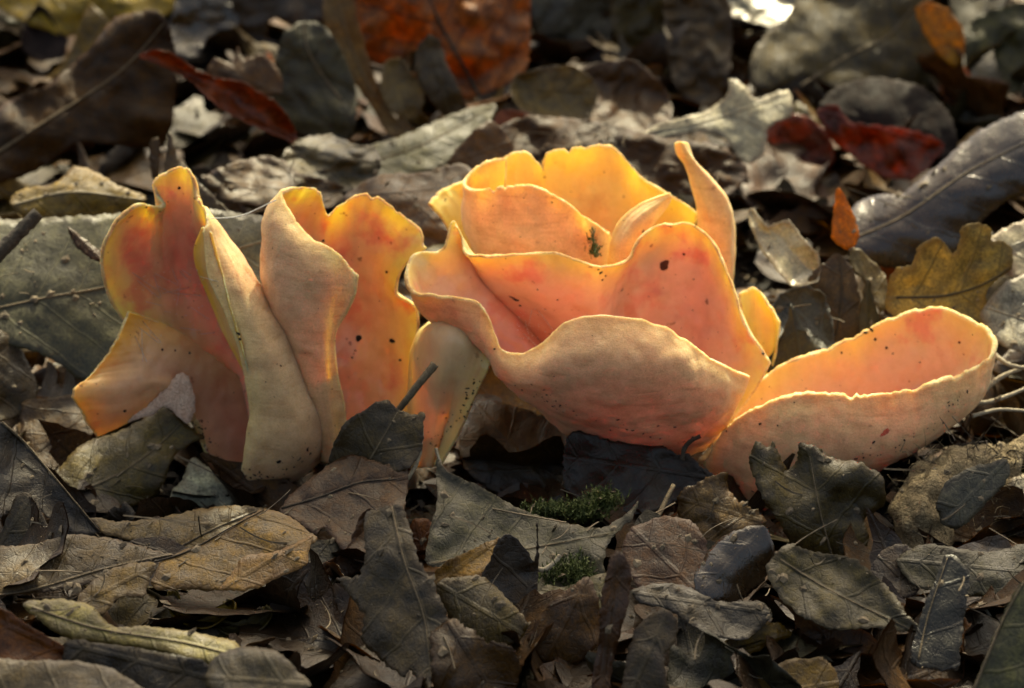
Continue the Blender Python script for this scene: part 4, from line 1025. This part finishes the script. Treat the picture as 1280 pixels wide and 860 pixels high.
twig('curved pale leaf stalk leaning on the pinkish brown leaf', [(428,632,-3.6),(470,628,-3.6),(500,608,-3.4),(520,580,-3.1),(527,545,-2.9),(524,520,-2.8)], .06, .05, M_STEMP, name='leaf_stalk_fragment', cat='stalk')
twig('long pale curved leaf rim rising beside the wide green-grey leaf', [(540,660,-3.8),(552,620,-3.3),(552,590,-3.0),(545,560,-2.7)], .05, .04, M_STEMP, name='leaf_stalk_fragment', cat='stalk')
twig('short pale curved stalk beside the black-brown folded leaf', [(664,710,-7.4),(680,712,-7.4),(692,704,-7.3),(700,694,-7.2)], .06, .05, M_STEMP, name='leaf_stalk_fragment', cat='stalk')
twig('thin bent stalk at the lower edge below the grey rotting leaf', [(592,798,-9.0),(612,808,-9.1),(628,830,-9.4),(640,870,-9.8)], .07, .06, M_STEM, name='leaf_stalk_fragment', cat='stalk')
twig('hooked dark stalk touching the foot of the widest cup', [(852,575,-2.0),(856,560,-1.9),(864,551,-1.9),(876,545,-1.9)], .06, .05, M_STEMD, name='leaf_stalk_fragment', cat='stalk')
twig('looping pale thread beside the slate-blue blade', [(1218,735,-7.0),(1222,752,-7.2),(1236,768,-7.4),(1246,790,-7.7)], .05, .04, M_STEMP, name='leaf_stalk_fragment', cat='stalk')
for lab, c, r in [('upper grey rootlet crossing behind the tip of the boat-shaped cup', [(1225,492,1.0),(1250,472,1.3),(1290,455,1.6)], .07),
                  ('middle grey rootlet below the tip of the boat-shaped cup', [(1210,505,.4),(1245,500,.5),(1300,478,.9)], .06),
                  ('lower grey rootlet above the hairy husk', [(1215,520,-.4),(1250,512,-.2),(1300,515,0)], .05),
                  ('grey rootlet bending along the frame edge above the hairy husk', [(1240,440,1.6),(1262,456,1.2),(1300,462,1.2)], .06)]:
    twig(lab, c, r, r * .7, M_STEMP, name='rootlet', cat='root', group='rootlets beside the boat-shaped cup')
# spider silk between the two tall fungi
w = [P(258, 273, .3), P(300, 270, .25), P(345, 250, .1)]
o = link('spider_thread', tube_mesh('spider_thread', resample(np.array([v[:] for v in w]), 30), np.full(30, .014), M_SILK, 5)); tag(o, 'thin spider thread stretched between the ear-shaped and the upright curled fungus', 'thread')

# ------------------------------------------------------------------ husk, burr, moss
def hairs(name, parent, loc, roots, ln, r, mat, nrm=None, curl=.5, kind='stuff'):
    V, F = [], []
    for p in roots:
        d = Vector((random.gauss(0, .6), random.gauss(-.3, .6), random.uniform(.2, 1))).normalized(); q = Vector(p); b = len(V)
        l = ln * random.uniform(.5, 1.3); bend = Vector((random.gauss(0, curl), random.gauss(0, curl), random.gauss(-.2, curl)))
        n = 6; pr = None
        for i in range(n):
            t = i / (n - 1)
            c = q + d * l * t + bend * l * t * t
            rr = r * (1 - .7 * t); s = Vector((1, 0, 0)) * rr; u = Vector((0, .5, .86)) * rr
            V += [c + s, c - s * .5 + u, c - s * .5 - u]
        for i in range(n - 1):
            for k in range(3):
                a = b + i * 3 + k; a2 = b + i * 3 + (k + 1) % 3
                F.append((a, a2, a2 + 3, a + 3))
    o = link(name, mesh_from(name, [v - Vector(loc) for v in V], F, [mat]), parent)
    if kind: o['kind'] = kind
    return o
husk_loc = Vector(P(1185, 640, -2.6))
husk = empty('beech_husk', 'hairy beige husk holding a grey slate-like scale, below the tip of the boat-shaped cup', 'husk', husk_loc)
def lump(name, parent, loc, cols, mat, nu=70, nv=40, wob=.2, th=.25):
    NSEED[0] += 3
    o = fungus_sheet(name, None, cols, nu=nu, nv=nv, th=th, wob=wob, jag=.25, mats=[mat, mat, mat])
    me = o.data; co = np.empty(len(me.vertices) * 3, np.float32); me.vertices.foreach_get('co', co)
    me.vertices.foreach_set('co', (co.reshape(-1, 3) - np.array(loc, np.float32)).ravel()); me.update(); o.parent = parent
    return o
lump('shell', husk, husk_loc, [
    [(1128,690,-3),(1118,640,-3),(1132,595,-2.4),(1165,568,-1.6)],
    [(1150,705,-3.6),(1142,650,-4),(1155,600,-3.2),(1185,562,-1.8)],
    [(1168,705,-3.8),(1160,650,-4),(1180,590,-3),(1215,556,-1.4)],
    [(1200,700,-3.4),(1210,640,-2.6),(1230,590,-2),(1252,555,-1.0)],
    [(1240,680,-3),(1262,630,-2.4),(1275,580,-1.6),(1282,545,-.8)]], M_HUSK, wob=.3)
leaf(None, [(1170,632),(1180,606),(1205,588),(1235,578),(1258,574),(1262,596),(1240,622),(1218,645),(1196,662),(1178,655)], y=-4.15, n=(-.1,-.85,.5), m='blue', cat=None, name='scale', parent=husk, wave=.1)
pts = [Vector(P(random.uniform(1125, 1278), random.uniform(560, 700), random.uniform(-3.6, -1.4))) for _ in range(260)]
hairs('hairs', husk, husk_loc, pts, .55, .012, M_HUSK)
pts = [Vector(P(random.uniform(1190, 1270), random.uniform(550, 590), random.uniform(-2.4, -1.4))) for _ in range(30)]
hairs('bristles', husk, husk_loc, pts, .6, .022, M_STEMD, curl=.8)
burr_loc = Vector(P(405, 775, -7.6))
burr = empty('spiny_burr', 'small brown spiny burr in the shade left of the large grey rotting leaf', 'burr', burr_loc)
import bmesh
bm = bmesh.new(); bmesh.ops.create_icosphere(bm, subdivisions=3, radius=.62)
for v in bm.verts: v.co *= 1 + .3 * noise.noise(v.co * 2); v.co.z *= .75
me = bpy.data.meshes.new('core'); bm.to_mesh(me); bm.free(); me.materials.append(M_CRUMB); link('core', me, burr)
pts = []
for _ in range(420):
    d = Vector((random.gauss(0, 1), random.gauss(0, 1), abs(random.gauss(0, 1)))).normalized(); pts.append(burr_loc + Vector((d.x * .62, d.y * .62, d.z * .46)))
hairs('spines', burr, burr_loc, pts, .28, .03, M_STEM, curl=.3)
def moss(pxs, n, h, nearer):
    V, F = [], []
    for (px, py, y, sx, sy) in pxs:
        for _ in range(n):
            p = Vector(P(px + random.gauss(0, sx), py + random.gauss(0, sy), y + random.gauss(0, .25)))
            d = Vector((random.gauss(0, .5), random.gauss(-.2, .5), 1)).normalized(); l = h * random.uniform(.5, 1.3)
            s = Vector((random.gauss(0, 1), random.gauss(0, 1), .2)).normalized()
            for k in range(5):                                   # leaflets up a little shoot
                b = len(V); c = p + d * l * k / 5
                o1 = (s * random.uniform(-1, 1) + Vector((random.gauss(0, .6), random.gauss(0, .6), .8))).normalized() * h * .38
                wv = o1.cross(d).normalized() * .022
                V += [c - wv, c + wv, c + o1]; F.append((b, b + 1, b + 2))
            b = len(V); V += [p + s * .015, p - s * .015, p + d * l]; F.append((b, b + 1, b + 2))
    return V, F
V, F = moss([(685,642,-4.7,13,4),(728,643,-4.8,12,5),(755,630,-4.5,8,5)], 300, .27, 0)
o = link('moss', mesh_from('moss', V, F, [M_MOSS], smooth=False)); tag(o, 'strip of green moss on the wide green-grey leaf', 'moss', None, 'stuff')
V, F = moss([(690,730,-7.0,12,6),(718,722,-7.0,12,8),(726,745,-7.3,8,8)], 330, .3, 0)
o = link('moss', mesh_from('moss', V, F, [M_MOSS], smooth=False)); tag(o, 'tuft of bright green moss by the brown leaf pointing up', 'moss', None, 'stuff')
# curled husks at lower left
def strip(label, ctrl, wd_, mat, cat='leaf', name='curled_leaf_strip'):
    w = resample(np.array([list(P(*c)[:]) for c in ctrl]), 40); loc = w.mean(0)
    T = np.gradient(w, axis=0); T /= np.linalg.norm(T, axis=1, keepdims=True)
    V, F = [], []; 
    for i in range(40):
        t = i / 39; s = np.cross(T[i], (0, -.6, .8)); s /= np.linalg.norm(s) + 1e-9; up = np.cross(s, T[i])
        hw = wd_ * math.sin(math.pi * (.08 + .88 * t)) ** .7 * (1 + .3 * noise.noise(Vector((t * 6, w[0][0], 0))))
        for k in range(7):
            f = k / 6 - .5
            V.append(w[i] + s * hw * f * 2 + up * hw * 1.1 * (abs(f) * 2) ** 2)
    for i in range(39):
        for k in range(6): a = i * 7 + k; F += [(a, a + 1, a + 8), (a, a + 8, a + 7)]
    V = np.array(V); me0 = bpy.data.meshes.new('t'); me0.from_pydata([tuple(v) for v in V], [], F); me0.update()
    vn = np.empty(len(V) * 3, np.float32); me0.vertices.foreach_get('normal', vn); bpy.data.meshes.remove(me0)
    uv = np.stack([np.repeat(np.linspace(0, 3, 40), 7), np.tile(np.linspace(-wd_, wd_, 7), 40)], 1)
    o = link(name, solid_sheet(name, V - loc, F, vn.reshape(-1, 3), .04, mat, uv, np.full(len(V), .3))); o.location = loc
    return tag(o, label, cat)
strip('curled cream leaf strip with an upturned end at lower left', [(216,738,-7.8),(220,760,-8),(236,776,-8.2),(256,780,-8.3),(274,772,-8.2),(288,762,-8),(282,752,-7.8)], .22, LEAFM['beige'])
strip('yellowish curled leaf strip beside the curled cream strip', [(272,782,-8.3),(296,792,-8.5),(318,786,-8.4),(334,770,-8.2),(330,758,-8.1)], .2, LEAFM['olive'])

# ------------------------------------------------------------------ marks on the fungi
bpy.context.view_layer.update()
TREES = []
for f in FUNGI:
    for ch in f.children:
        me = ch.data; mw = ch.matrix_world
        TREES.append((f, ch, BVHTree.FromPolygons([mw @ v.co for v in me.vertices], [tuple(p.vertices) for p in me.polygons])))
def hit(px, py):
    d = ray(px, py).normalized(); best = None
    for f, ch, t in TREES:
        h = t.ray_cast(CAM, d)
        if h[0] is not None and (best is None or h[3] < best[3]): best = (f, h[0], h[1], h[3])
    return best
SPK = {}
def speck(px, py, rpx, el=1., an=0., hgt=1.):
    h = hit(px, py)
    if h is None: return
    f, p, n, _ = h
    if n.dot(p - CAM) > 0: n = -n
    a = n.orthogonal().normalized(); b = n.cross(a); r = rpx / 53.
    up = VU - n * VU.dot(n); up.normalize(); rt = up.cross(n)
    a = rt * math.cos(an) + up * math.sin(an); b = up * math.cos(an) - rt * math.sin(an)
    V, F = SPK.setdefault(f, ([], [])); k = len(V); m = 8
    o = p - f.location
    V.append(o + n * r * .45 * hgt)
    for ring, hh in ((.62, .34 * hgt), (1., -.02)):
        for i in range(m):
            q = 2 * math.pi * i / m; rr = r * ring * random.uniform(.75, 1.2)
            V.append(o + a * rr * el * math.cos(q) + b * rr * math.sin(q) + n * r * hh)
    for i in range(m):
        j = (i + 1) % m
        F.append((k, k + 1 + i, k + 1 + j)); F.append((k + 1 + i, k + 1 + m + i, k + 1 + m + j, k + 1 + j))
for px, py, r, el in [(448,423,4.5,1),(490,426,3.2,1.5),(500,450,2.2,1),(444,438,1.6,1),(404,301,2,1.2),(483,340,2,1),(487,243,1,1),(440,447,1.4,1),(522,448,1,1),
    (189,256,2.6,1.5),(183,259,2,1),(224,235,2,1.4),(203,437,1.8,1),(237,441,1.8,1.2),(219,438,1.4,1),(156,514,2.2,1),(349,577,2.6,1.3),(298,417,2,1.6),(300,424,2,1),(351,457,1.3,1),(243,248,1.6,1),
    (751,341,2.2,1.5),(757,345,1.6,1),(753,350,1.8,1),(748,337,1.5,1),(855,318,2,1),(804,289,2.4,1),(867,349,1.2,1),(697,375,1.4,1),(645,375,2.4,2),(650,382,2,1),(672,362,1.2,1),(866,388,1,1),(954,442,2,1),(618,436,1.5,1),
    (1089,412,2,2.4),(1094,424,2.4,1),(1082,416,1.8,2),(1108,435,2,1),(1116,442,1.3,1),(1052,441,1.5,1),(1199,428,2,1),(1150,453,1.1,1),(1092,553,1.6,1.6),(950,530,1.6,1.4),(972,532,1.2,1),(993,503,1.1,1),(908,539,1.2,1),
    (557,249,1.3,1),(556,251,1,1),(690,253,1,1.4),(755,215,1,1)]:
    speck(px, py, r, el, random.uniform(-.8, .8))
for _ in range(190):
    px, py = random.uniform(90, 1247), random.uniform(180, 610)
    speck(px, py, random.uniform(.35, .75), random.uniform(1, 1.6), random.uniform(0, 3))
for line in ([(300,598),(340,604),(395,570)], [(640,480),(720,527),(800,548),(865,556)], [(895,600),(940,618),(1020,598),(1095,574),(1160,540),(1210,500)], [(540,560),(575,520),(600,480)], [(270,590),(255,560),(245,530)]):
    for _ in range(44):
        k = random.randrange(len(line) - 1); t = random.random(); (x1, y1), (x2, y2) = line[k], line[k + 1]
        speck(x1 + (x2 - x1) * t + random.gauss(0, 5), y1 + (y2 - y1) * t - abs(random.gauss(0, 9)), random.uniform(.4, 1.5), random.uniform(1, 2.2), random.uniform(0, 3))
for f, (V, F) in SPK.items():
    o = link('dirt_specks', mesh_from('dirt_specks', V, F, [M_DIRT]), f); o['kind'] = 'stuff'
M_HOLE = plain_mat('bored hole', (.12, .03, .012), (.05, .012, .006), 5, rough=.35)
SPK.clear(); speck(831, 332, 7.0, 1.45, .9, .12)
for f, (V, F) in SPK.items(): link('bore_hole', mesh_from('bore_hole', V, F, [M_HOLE]), f)
SPK.clear(); speck(778, 362, 2.6, 2.6, .9, .15); speck(640, 372, 2.4, 2.5, -.6, .15)
for f, (V, F) in SPK.items(): link('wound', mesh_from('wound', V, F, [M_HOLE]), f)
M_RED = plain_mat('red scar', (.62, .10, .05), (.45, .06, .03), 5, rough=.4)
SPK.clear(); speck(1108, 539, 3.6, 2.6, .7, .1)
for f, (V, F) in SPK.items(): link('scar', mesh_from('scar', V, F, [M_RED]), f)
# torn white flesh in the side lobe of the ear-shaped fungus
h = hit(225, 500)
leaf(None, [(150,530),(168,514),(180,512),(196,496),(214,478),(224,465),(236,472),(243,492),(244,512),(236,531),(222,520),(205,509),(190,520),(170,524)], y=fA.location.y - .02, n=(0,-.95,.3), cat=None, name='torn_flesh', parent=fA, mat=M_FLESH, th=.12, wave=.08, rag=1.0)
# fine webs spun over the inner faces
def web(label, x0, x1, y0, y1, n, knots):
    V, F = [], []
    def strand(a, b):
        h1, h2 = hit(*a), hit(*b)
        if h1 is None or h2 is None or (h1[1] - h2[1]).length > 2.2: return
        p, q = h1[1] - VD * .03, h2[1] - VD * .03
        m = (p + q) / 2; hm = hit((a[0] + b[0]) / 2, (a[1] + b[1]) / 2)
        if hm is not None: m = hm[1] - VD * .04
        pts = resample(np.array([p[:], m[:], q[:]]), 8); b0 = len(V)
        for c in pts:
            for k in range(3):
                an = 2.09 * k; V.append(Vector(c) + (Vector((1, 0, 0)) * math.cos(an) + VU * math.sin(an)) * .0065)
        for i in range(7):
            for k in range(3): F.append((b0 + i * 3 + k, b0 + i * 3 + (k + 1) % 3, b0 + i * 3 + 3 + (k + 1) % 3, b0 + i * 3 + 3 + k))
    for _ in range(n):
        a = (random.uniform(x0, x1), random.uniform(y0, y1)); an = random.gauss(.7, .5); l = random.uniform(14, 42)
        strand(a, (a[0] + l * math.cos(an), a[1] + l * math.sin(an)))
    for _ in range(knots):                                   # dew beads
        h = hit(random.uniform(x0, x1), random.uniform(y0, y1))
        if h is None: continue
        b0 = len(V); r = random.uniform(.008, .016); c = h[1] - VD * .04
        for d in ((1,0,0),(-1,0,0),(0,1,0),(0,-1,0),(0,0,1),(0,0,-1)): V.append(c + Vector(d) * r)
        for t in ((0,2,4),(2,1,4),(1,3,4),(3,0,4),(2,0,5),(1,2,5),(3,1,5),(0,3,5)): F.append(tuple(b0 + i for i in t))
    o = link('spider_web', mesh_from('spider_web', V, F, [M_SILK])); tag(o, label, 'web', None, 'stuff')
web('fine dewy spider web across the inside of the ear-shaped fungus', 165, 262, 335, 420, 22, 70)
web('fine dewy spider web in the red fold inside the widest cup', 645, 682, 385, 425, 12, 40)
# sprig of moss stuck between the cups
V, F = moss([(740,305,2.35,3,9),(745,318,2.3,2,4)], 34, .2, 0)
o = link('moss_sprig', mesh_from('moss_sprig', V, F, [M_MOSS], smooth=False)); tag(o, 'tiny green moss sprig caught between the widest cup and the cup behind', 'moss', None, 'stuff')

# ------------------------------------------------------------------ small debris lying on the leaves
def debris():
    bpy.context.view_layer.update(); dg = bpy.context.evaluated_depsgraph_get()
    V, F = [], []
    skip = {o.name for f in FUNGI for o in f.children}
    for _ in range(5200):
        y = random.uniform(-12, 14); x = random.uniform(-15, 15)
        ok, p, n, idx, ob, _m = scene.ray_cast(dg, Vector((x, y, 11)), Vector((0, 0, -1)))
        if not ok or ob.name in skip or p.z > 5: continue
        if random.random() < .16:                       # fibre
            d = Vector((random.gauss(0, 1), random.gauss(0, 1), random.gauss(.15, .25))).normalized(); l = random.uniform(.2, 1.1); r = random.uniform(.008, .022)
            bend = Vector((random.gauss(0, .4), random.gauss(0, .4), random.gauss(.1, .2))) * l
            b = len(V); s1 = d.orthogonal().normalized() * r; s2 = d.cross(s1)
            for i in range(6):
                c = p + Vector((0, 0, r)) + d * l * i / 5 + bend * (i / 5) ** 2
                V += [c + s1, c - s1 * .5 + s2, c - s1 * .5 - s2]
            for i in range(5):
                for k in range(3): F.append((b + i * 3 + k, b + i * 3 + (k + 1) % 3, b + i * 3 + 3 + (k + 1) % 3, b + i * 3 + 3 + k))
        else:
            s = random.choice((.02, .03, .03, .05, .08, .13)); b = len(V); m = random.choice((5, 6)); a = n.orthogonal().normalized(); c = n.cross(a)
            el = random.uniform(.35, 1)
            for i in range(m):
                q = 6.283 * i / m + random.uniform(-.3, .3); rr = s * random.uniform(.6, 1.2)
                V.append(p + a * rr * math.cos(q) + c * rr * el * math.sin(q) + n * s * random.uniform(.0, .3))
            V.append(p + n * s * .55)
            for i in range(m): F.append((b + i, b + (i + 1) % m, b + m))
    o = link('leaf_debris', mesh_from('leaf_debris', V, F, [M_DEBRIS], smooth=False)); o['kind'] = 'stuff'
M_DEBRIS = plain_mat('debris', (.22, .17, .11), (.02, .016, .012), .9)
debris()

# ------------------------------------------------------------------ unseen oak added outside the frame, leaves placed to shade the near litter
def sapling():
    base = Vector((75, 95, gz(75, 95)))
    t = empty('shade_sapling', 'unseen young oak added outside the frame to shade the near litter', 'tree', base)
    tr = [Vector((0, 0, -1)), Vector((-1, -2, 60)), Vector((-4, -8, 110)), Vector((-9, -12, 150))]
    link('trunk', tube_mesh('trunk', resample(np.array([v[:] for v in tr]), 40), np.linspace(2.6, 1.4, 40), M_TWIG, 12, .1), t)
    V, F = [], []
    def add(c, s):
        M = rot3(random.gauss(0, .5), random.gauss(0, .5), random.uniform(0, 6.28)); b = len(V)
        o6 = [(-1, 0, 0), (-.5, .38, .1), (.1, .5, .14), (.6, .36, .08), (1, 0, -.1), (.6, -.36, .08), (.1, -.5, .14), (-.5, -.38, .1), (0, 0, 0)]
        for q in o6: V.append(Vector(c) + Vector((M @ np.array(q)) * s))
        for i in range(8): F.append((b + i, b + (i + 1) % 8, b + 8))
    dist = 150.
    ends = []
    for k in range(2300):
        gx = random.uniform(-34, 34); gy = random.uniform(-46, 40)
        # where this leaf's shadow falls
        dens = (1.0 if gy < -7 else .7) if gy < -4.2 else (.16 if gy < 7 else .24)
        if gy > 7 and gx < -4: dens = .4
        if gy > 4 and gx > 2: dens = .1
        if abs(gx) < 17 and -4.2 <= gy < 7: dens = .07
        if gx > 0 and gy < -5: dens = 1.0
        gap = noise.noise(Vector((gx * .2, gy * .2, 4)))
        if gap > (.36 if gy < -4.2 else .02): dens *= .15
        if random.random() > dens: continue
        p = Vector((gx, gy, 0)) + SD * (dist + random.uniform(-14, 14)) - base
        add(p, random.uniform(1.8, 3.2))
    me = mesh_from('crown', V, F, [LEAFM['olive']], smooth=False); link('crown', me, t)
    top = Vector((-9, -12, 150))
    for k in range(7):
        e = Vector((-30 + k * 9., -30 + random.uniform(-8, 60), 0)) + SD * dist - base
        mid = (top + e) / 2 + Vector((0, 0, 10))
        link('branch', tube_mesh('branch', resample(np.array([top[:], mid[:], e[:]]), 24), np.linspace(1.1, .25, 24), M_TWIG, 7), t)
sapling()
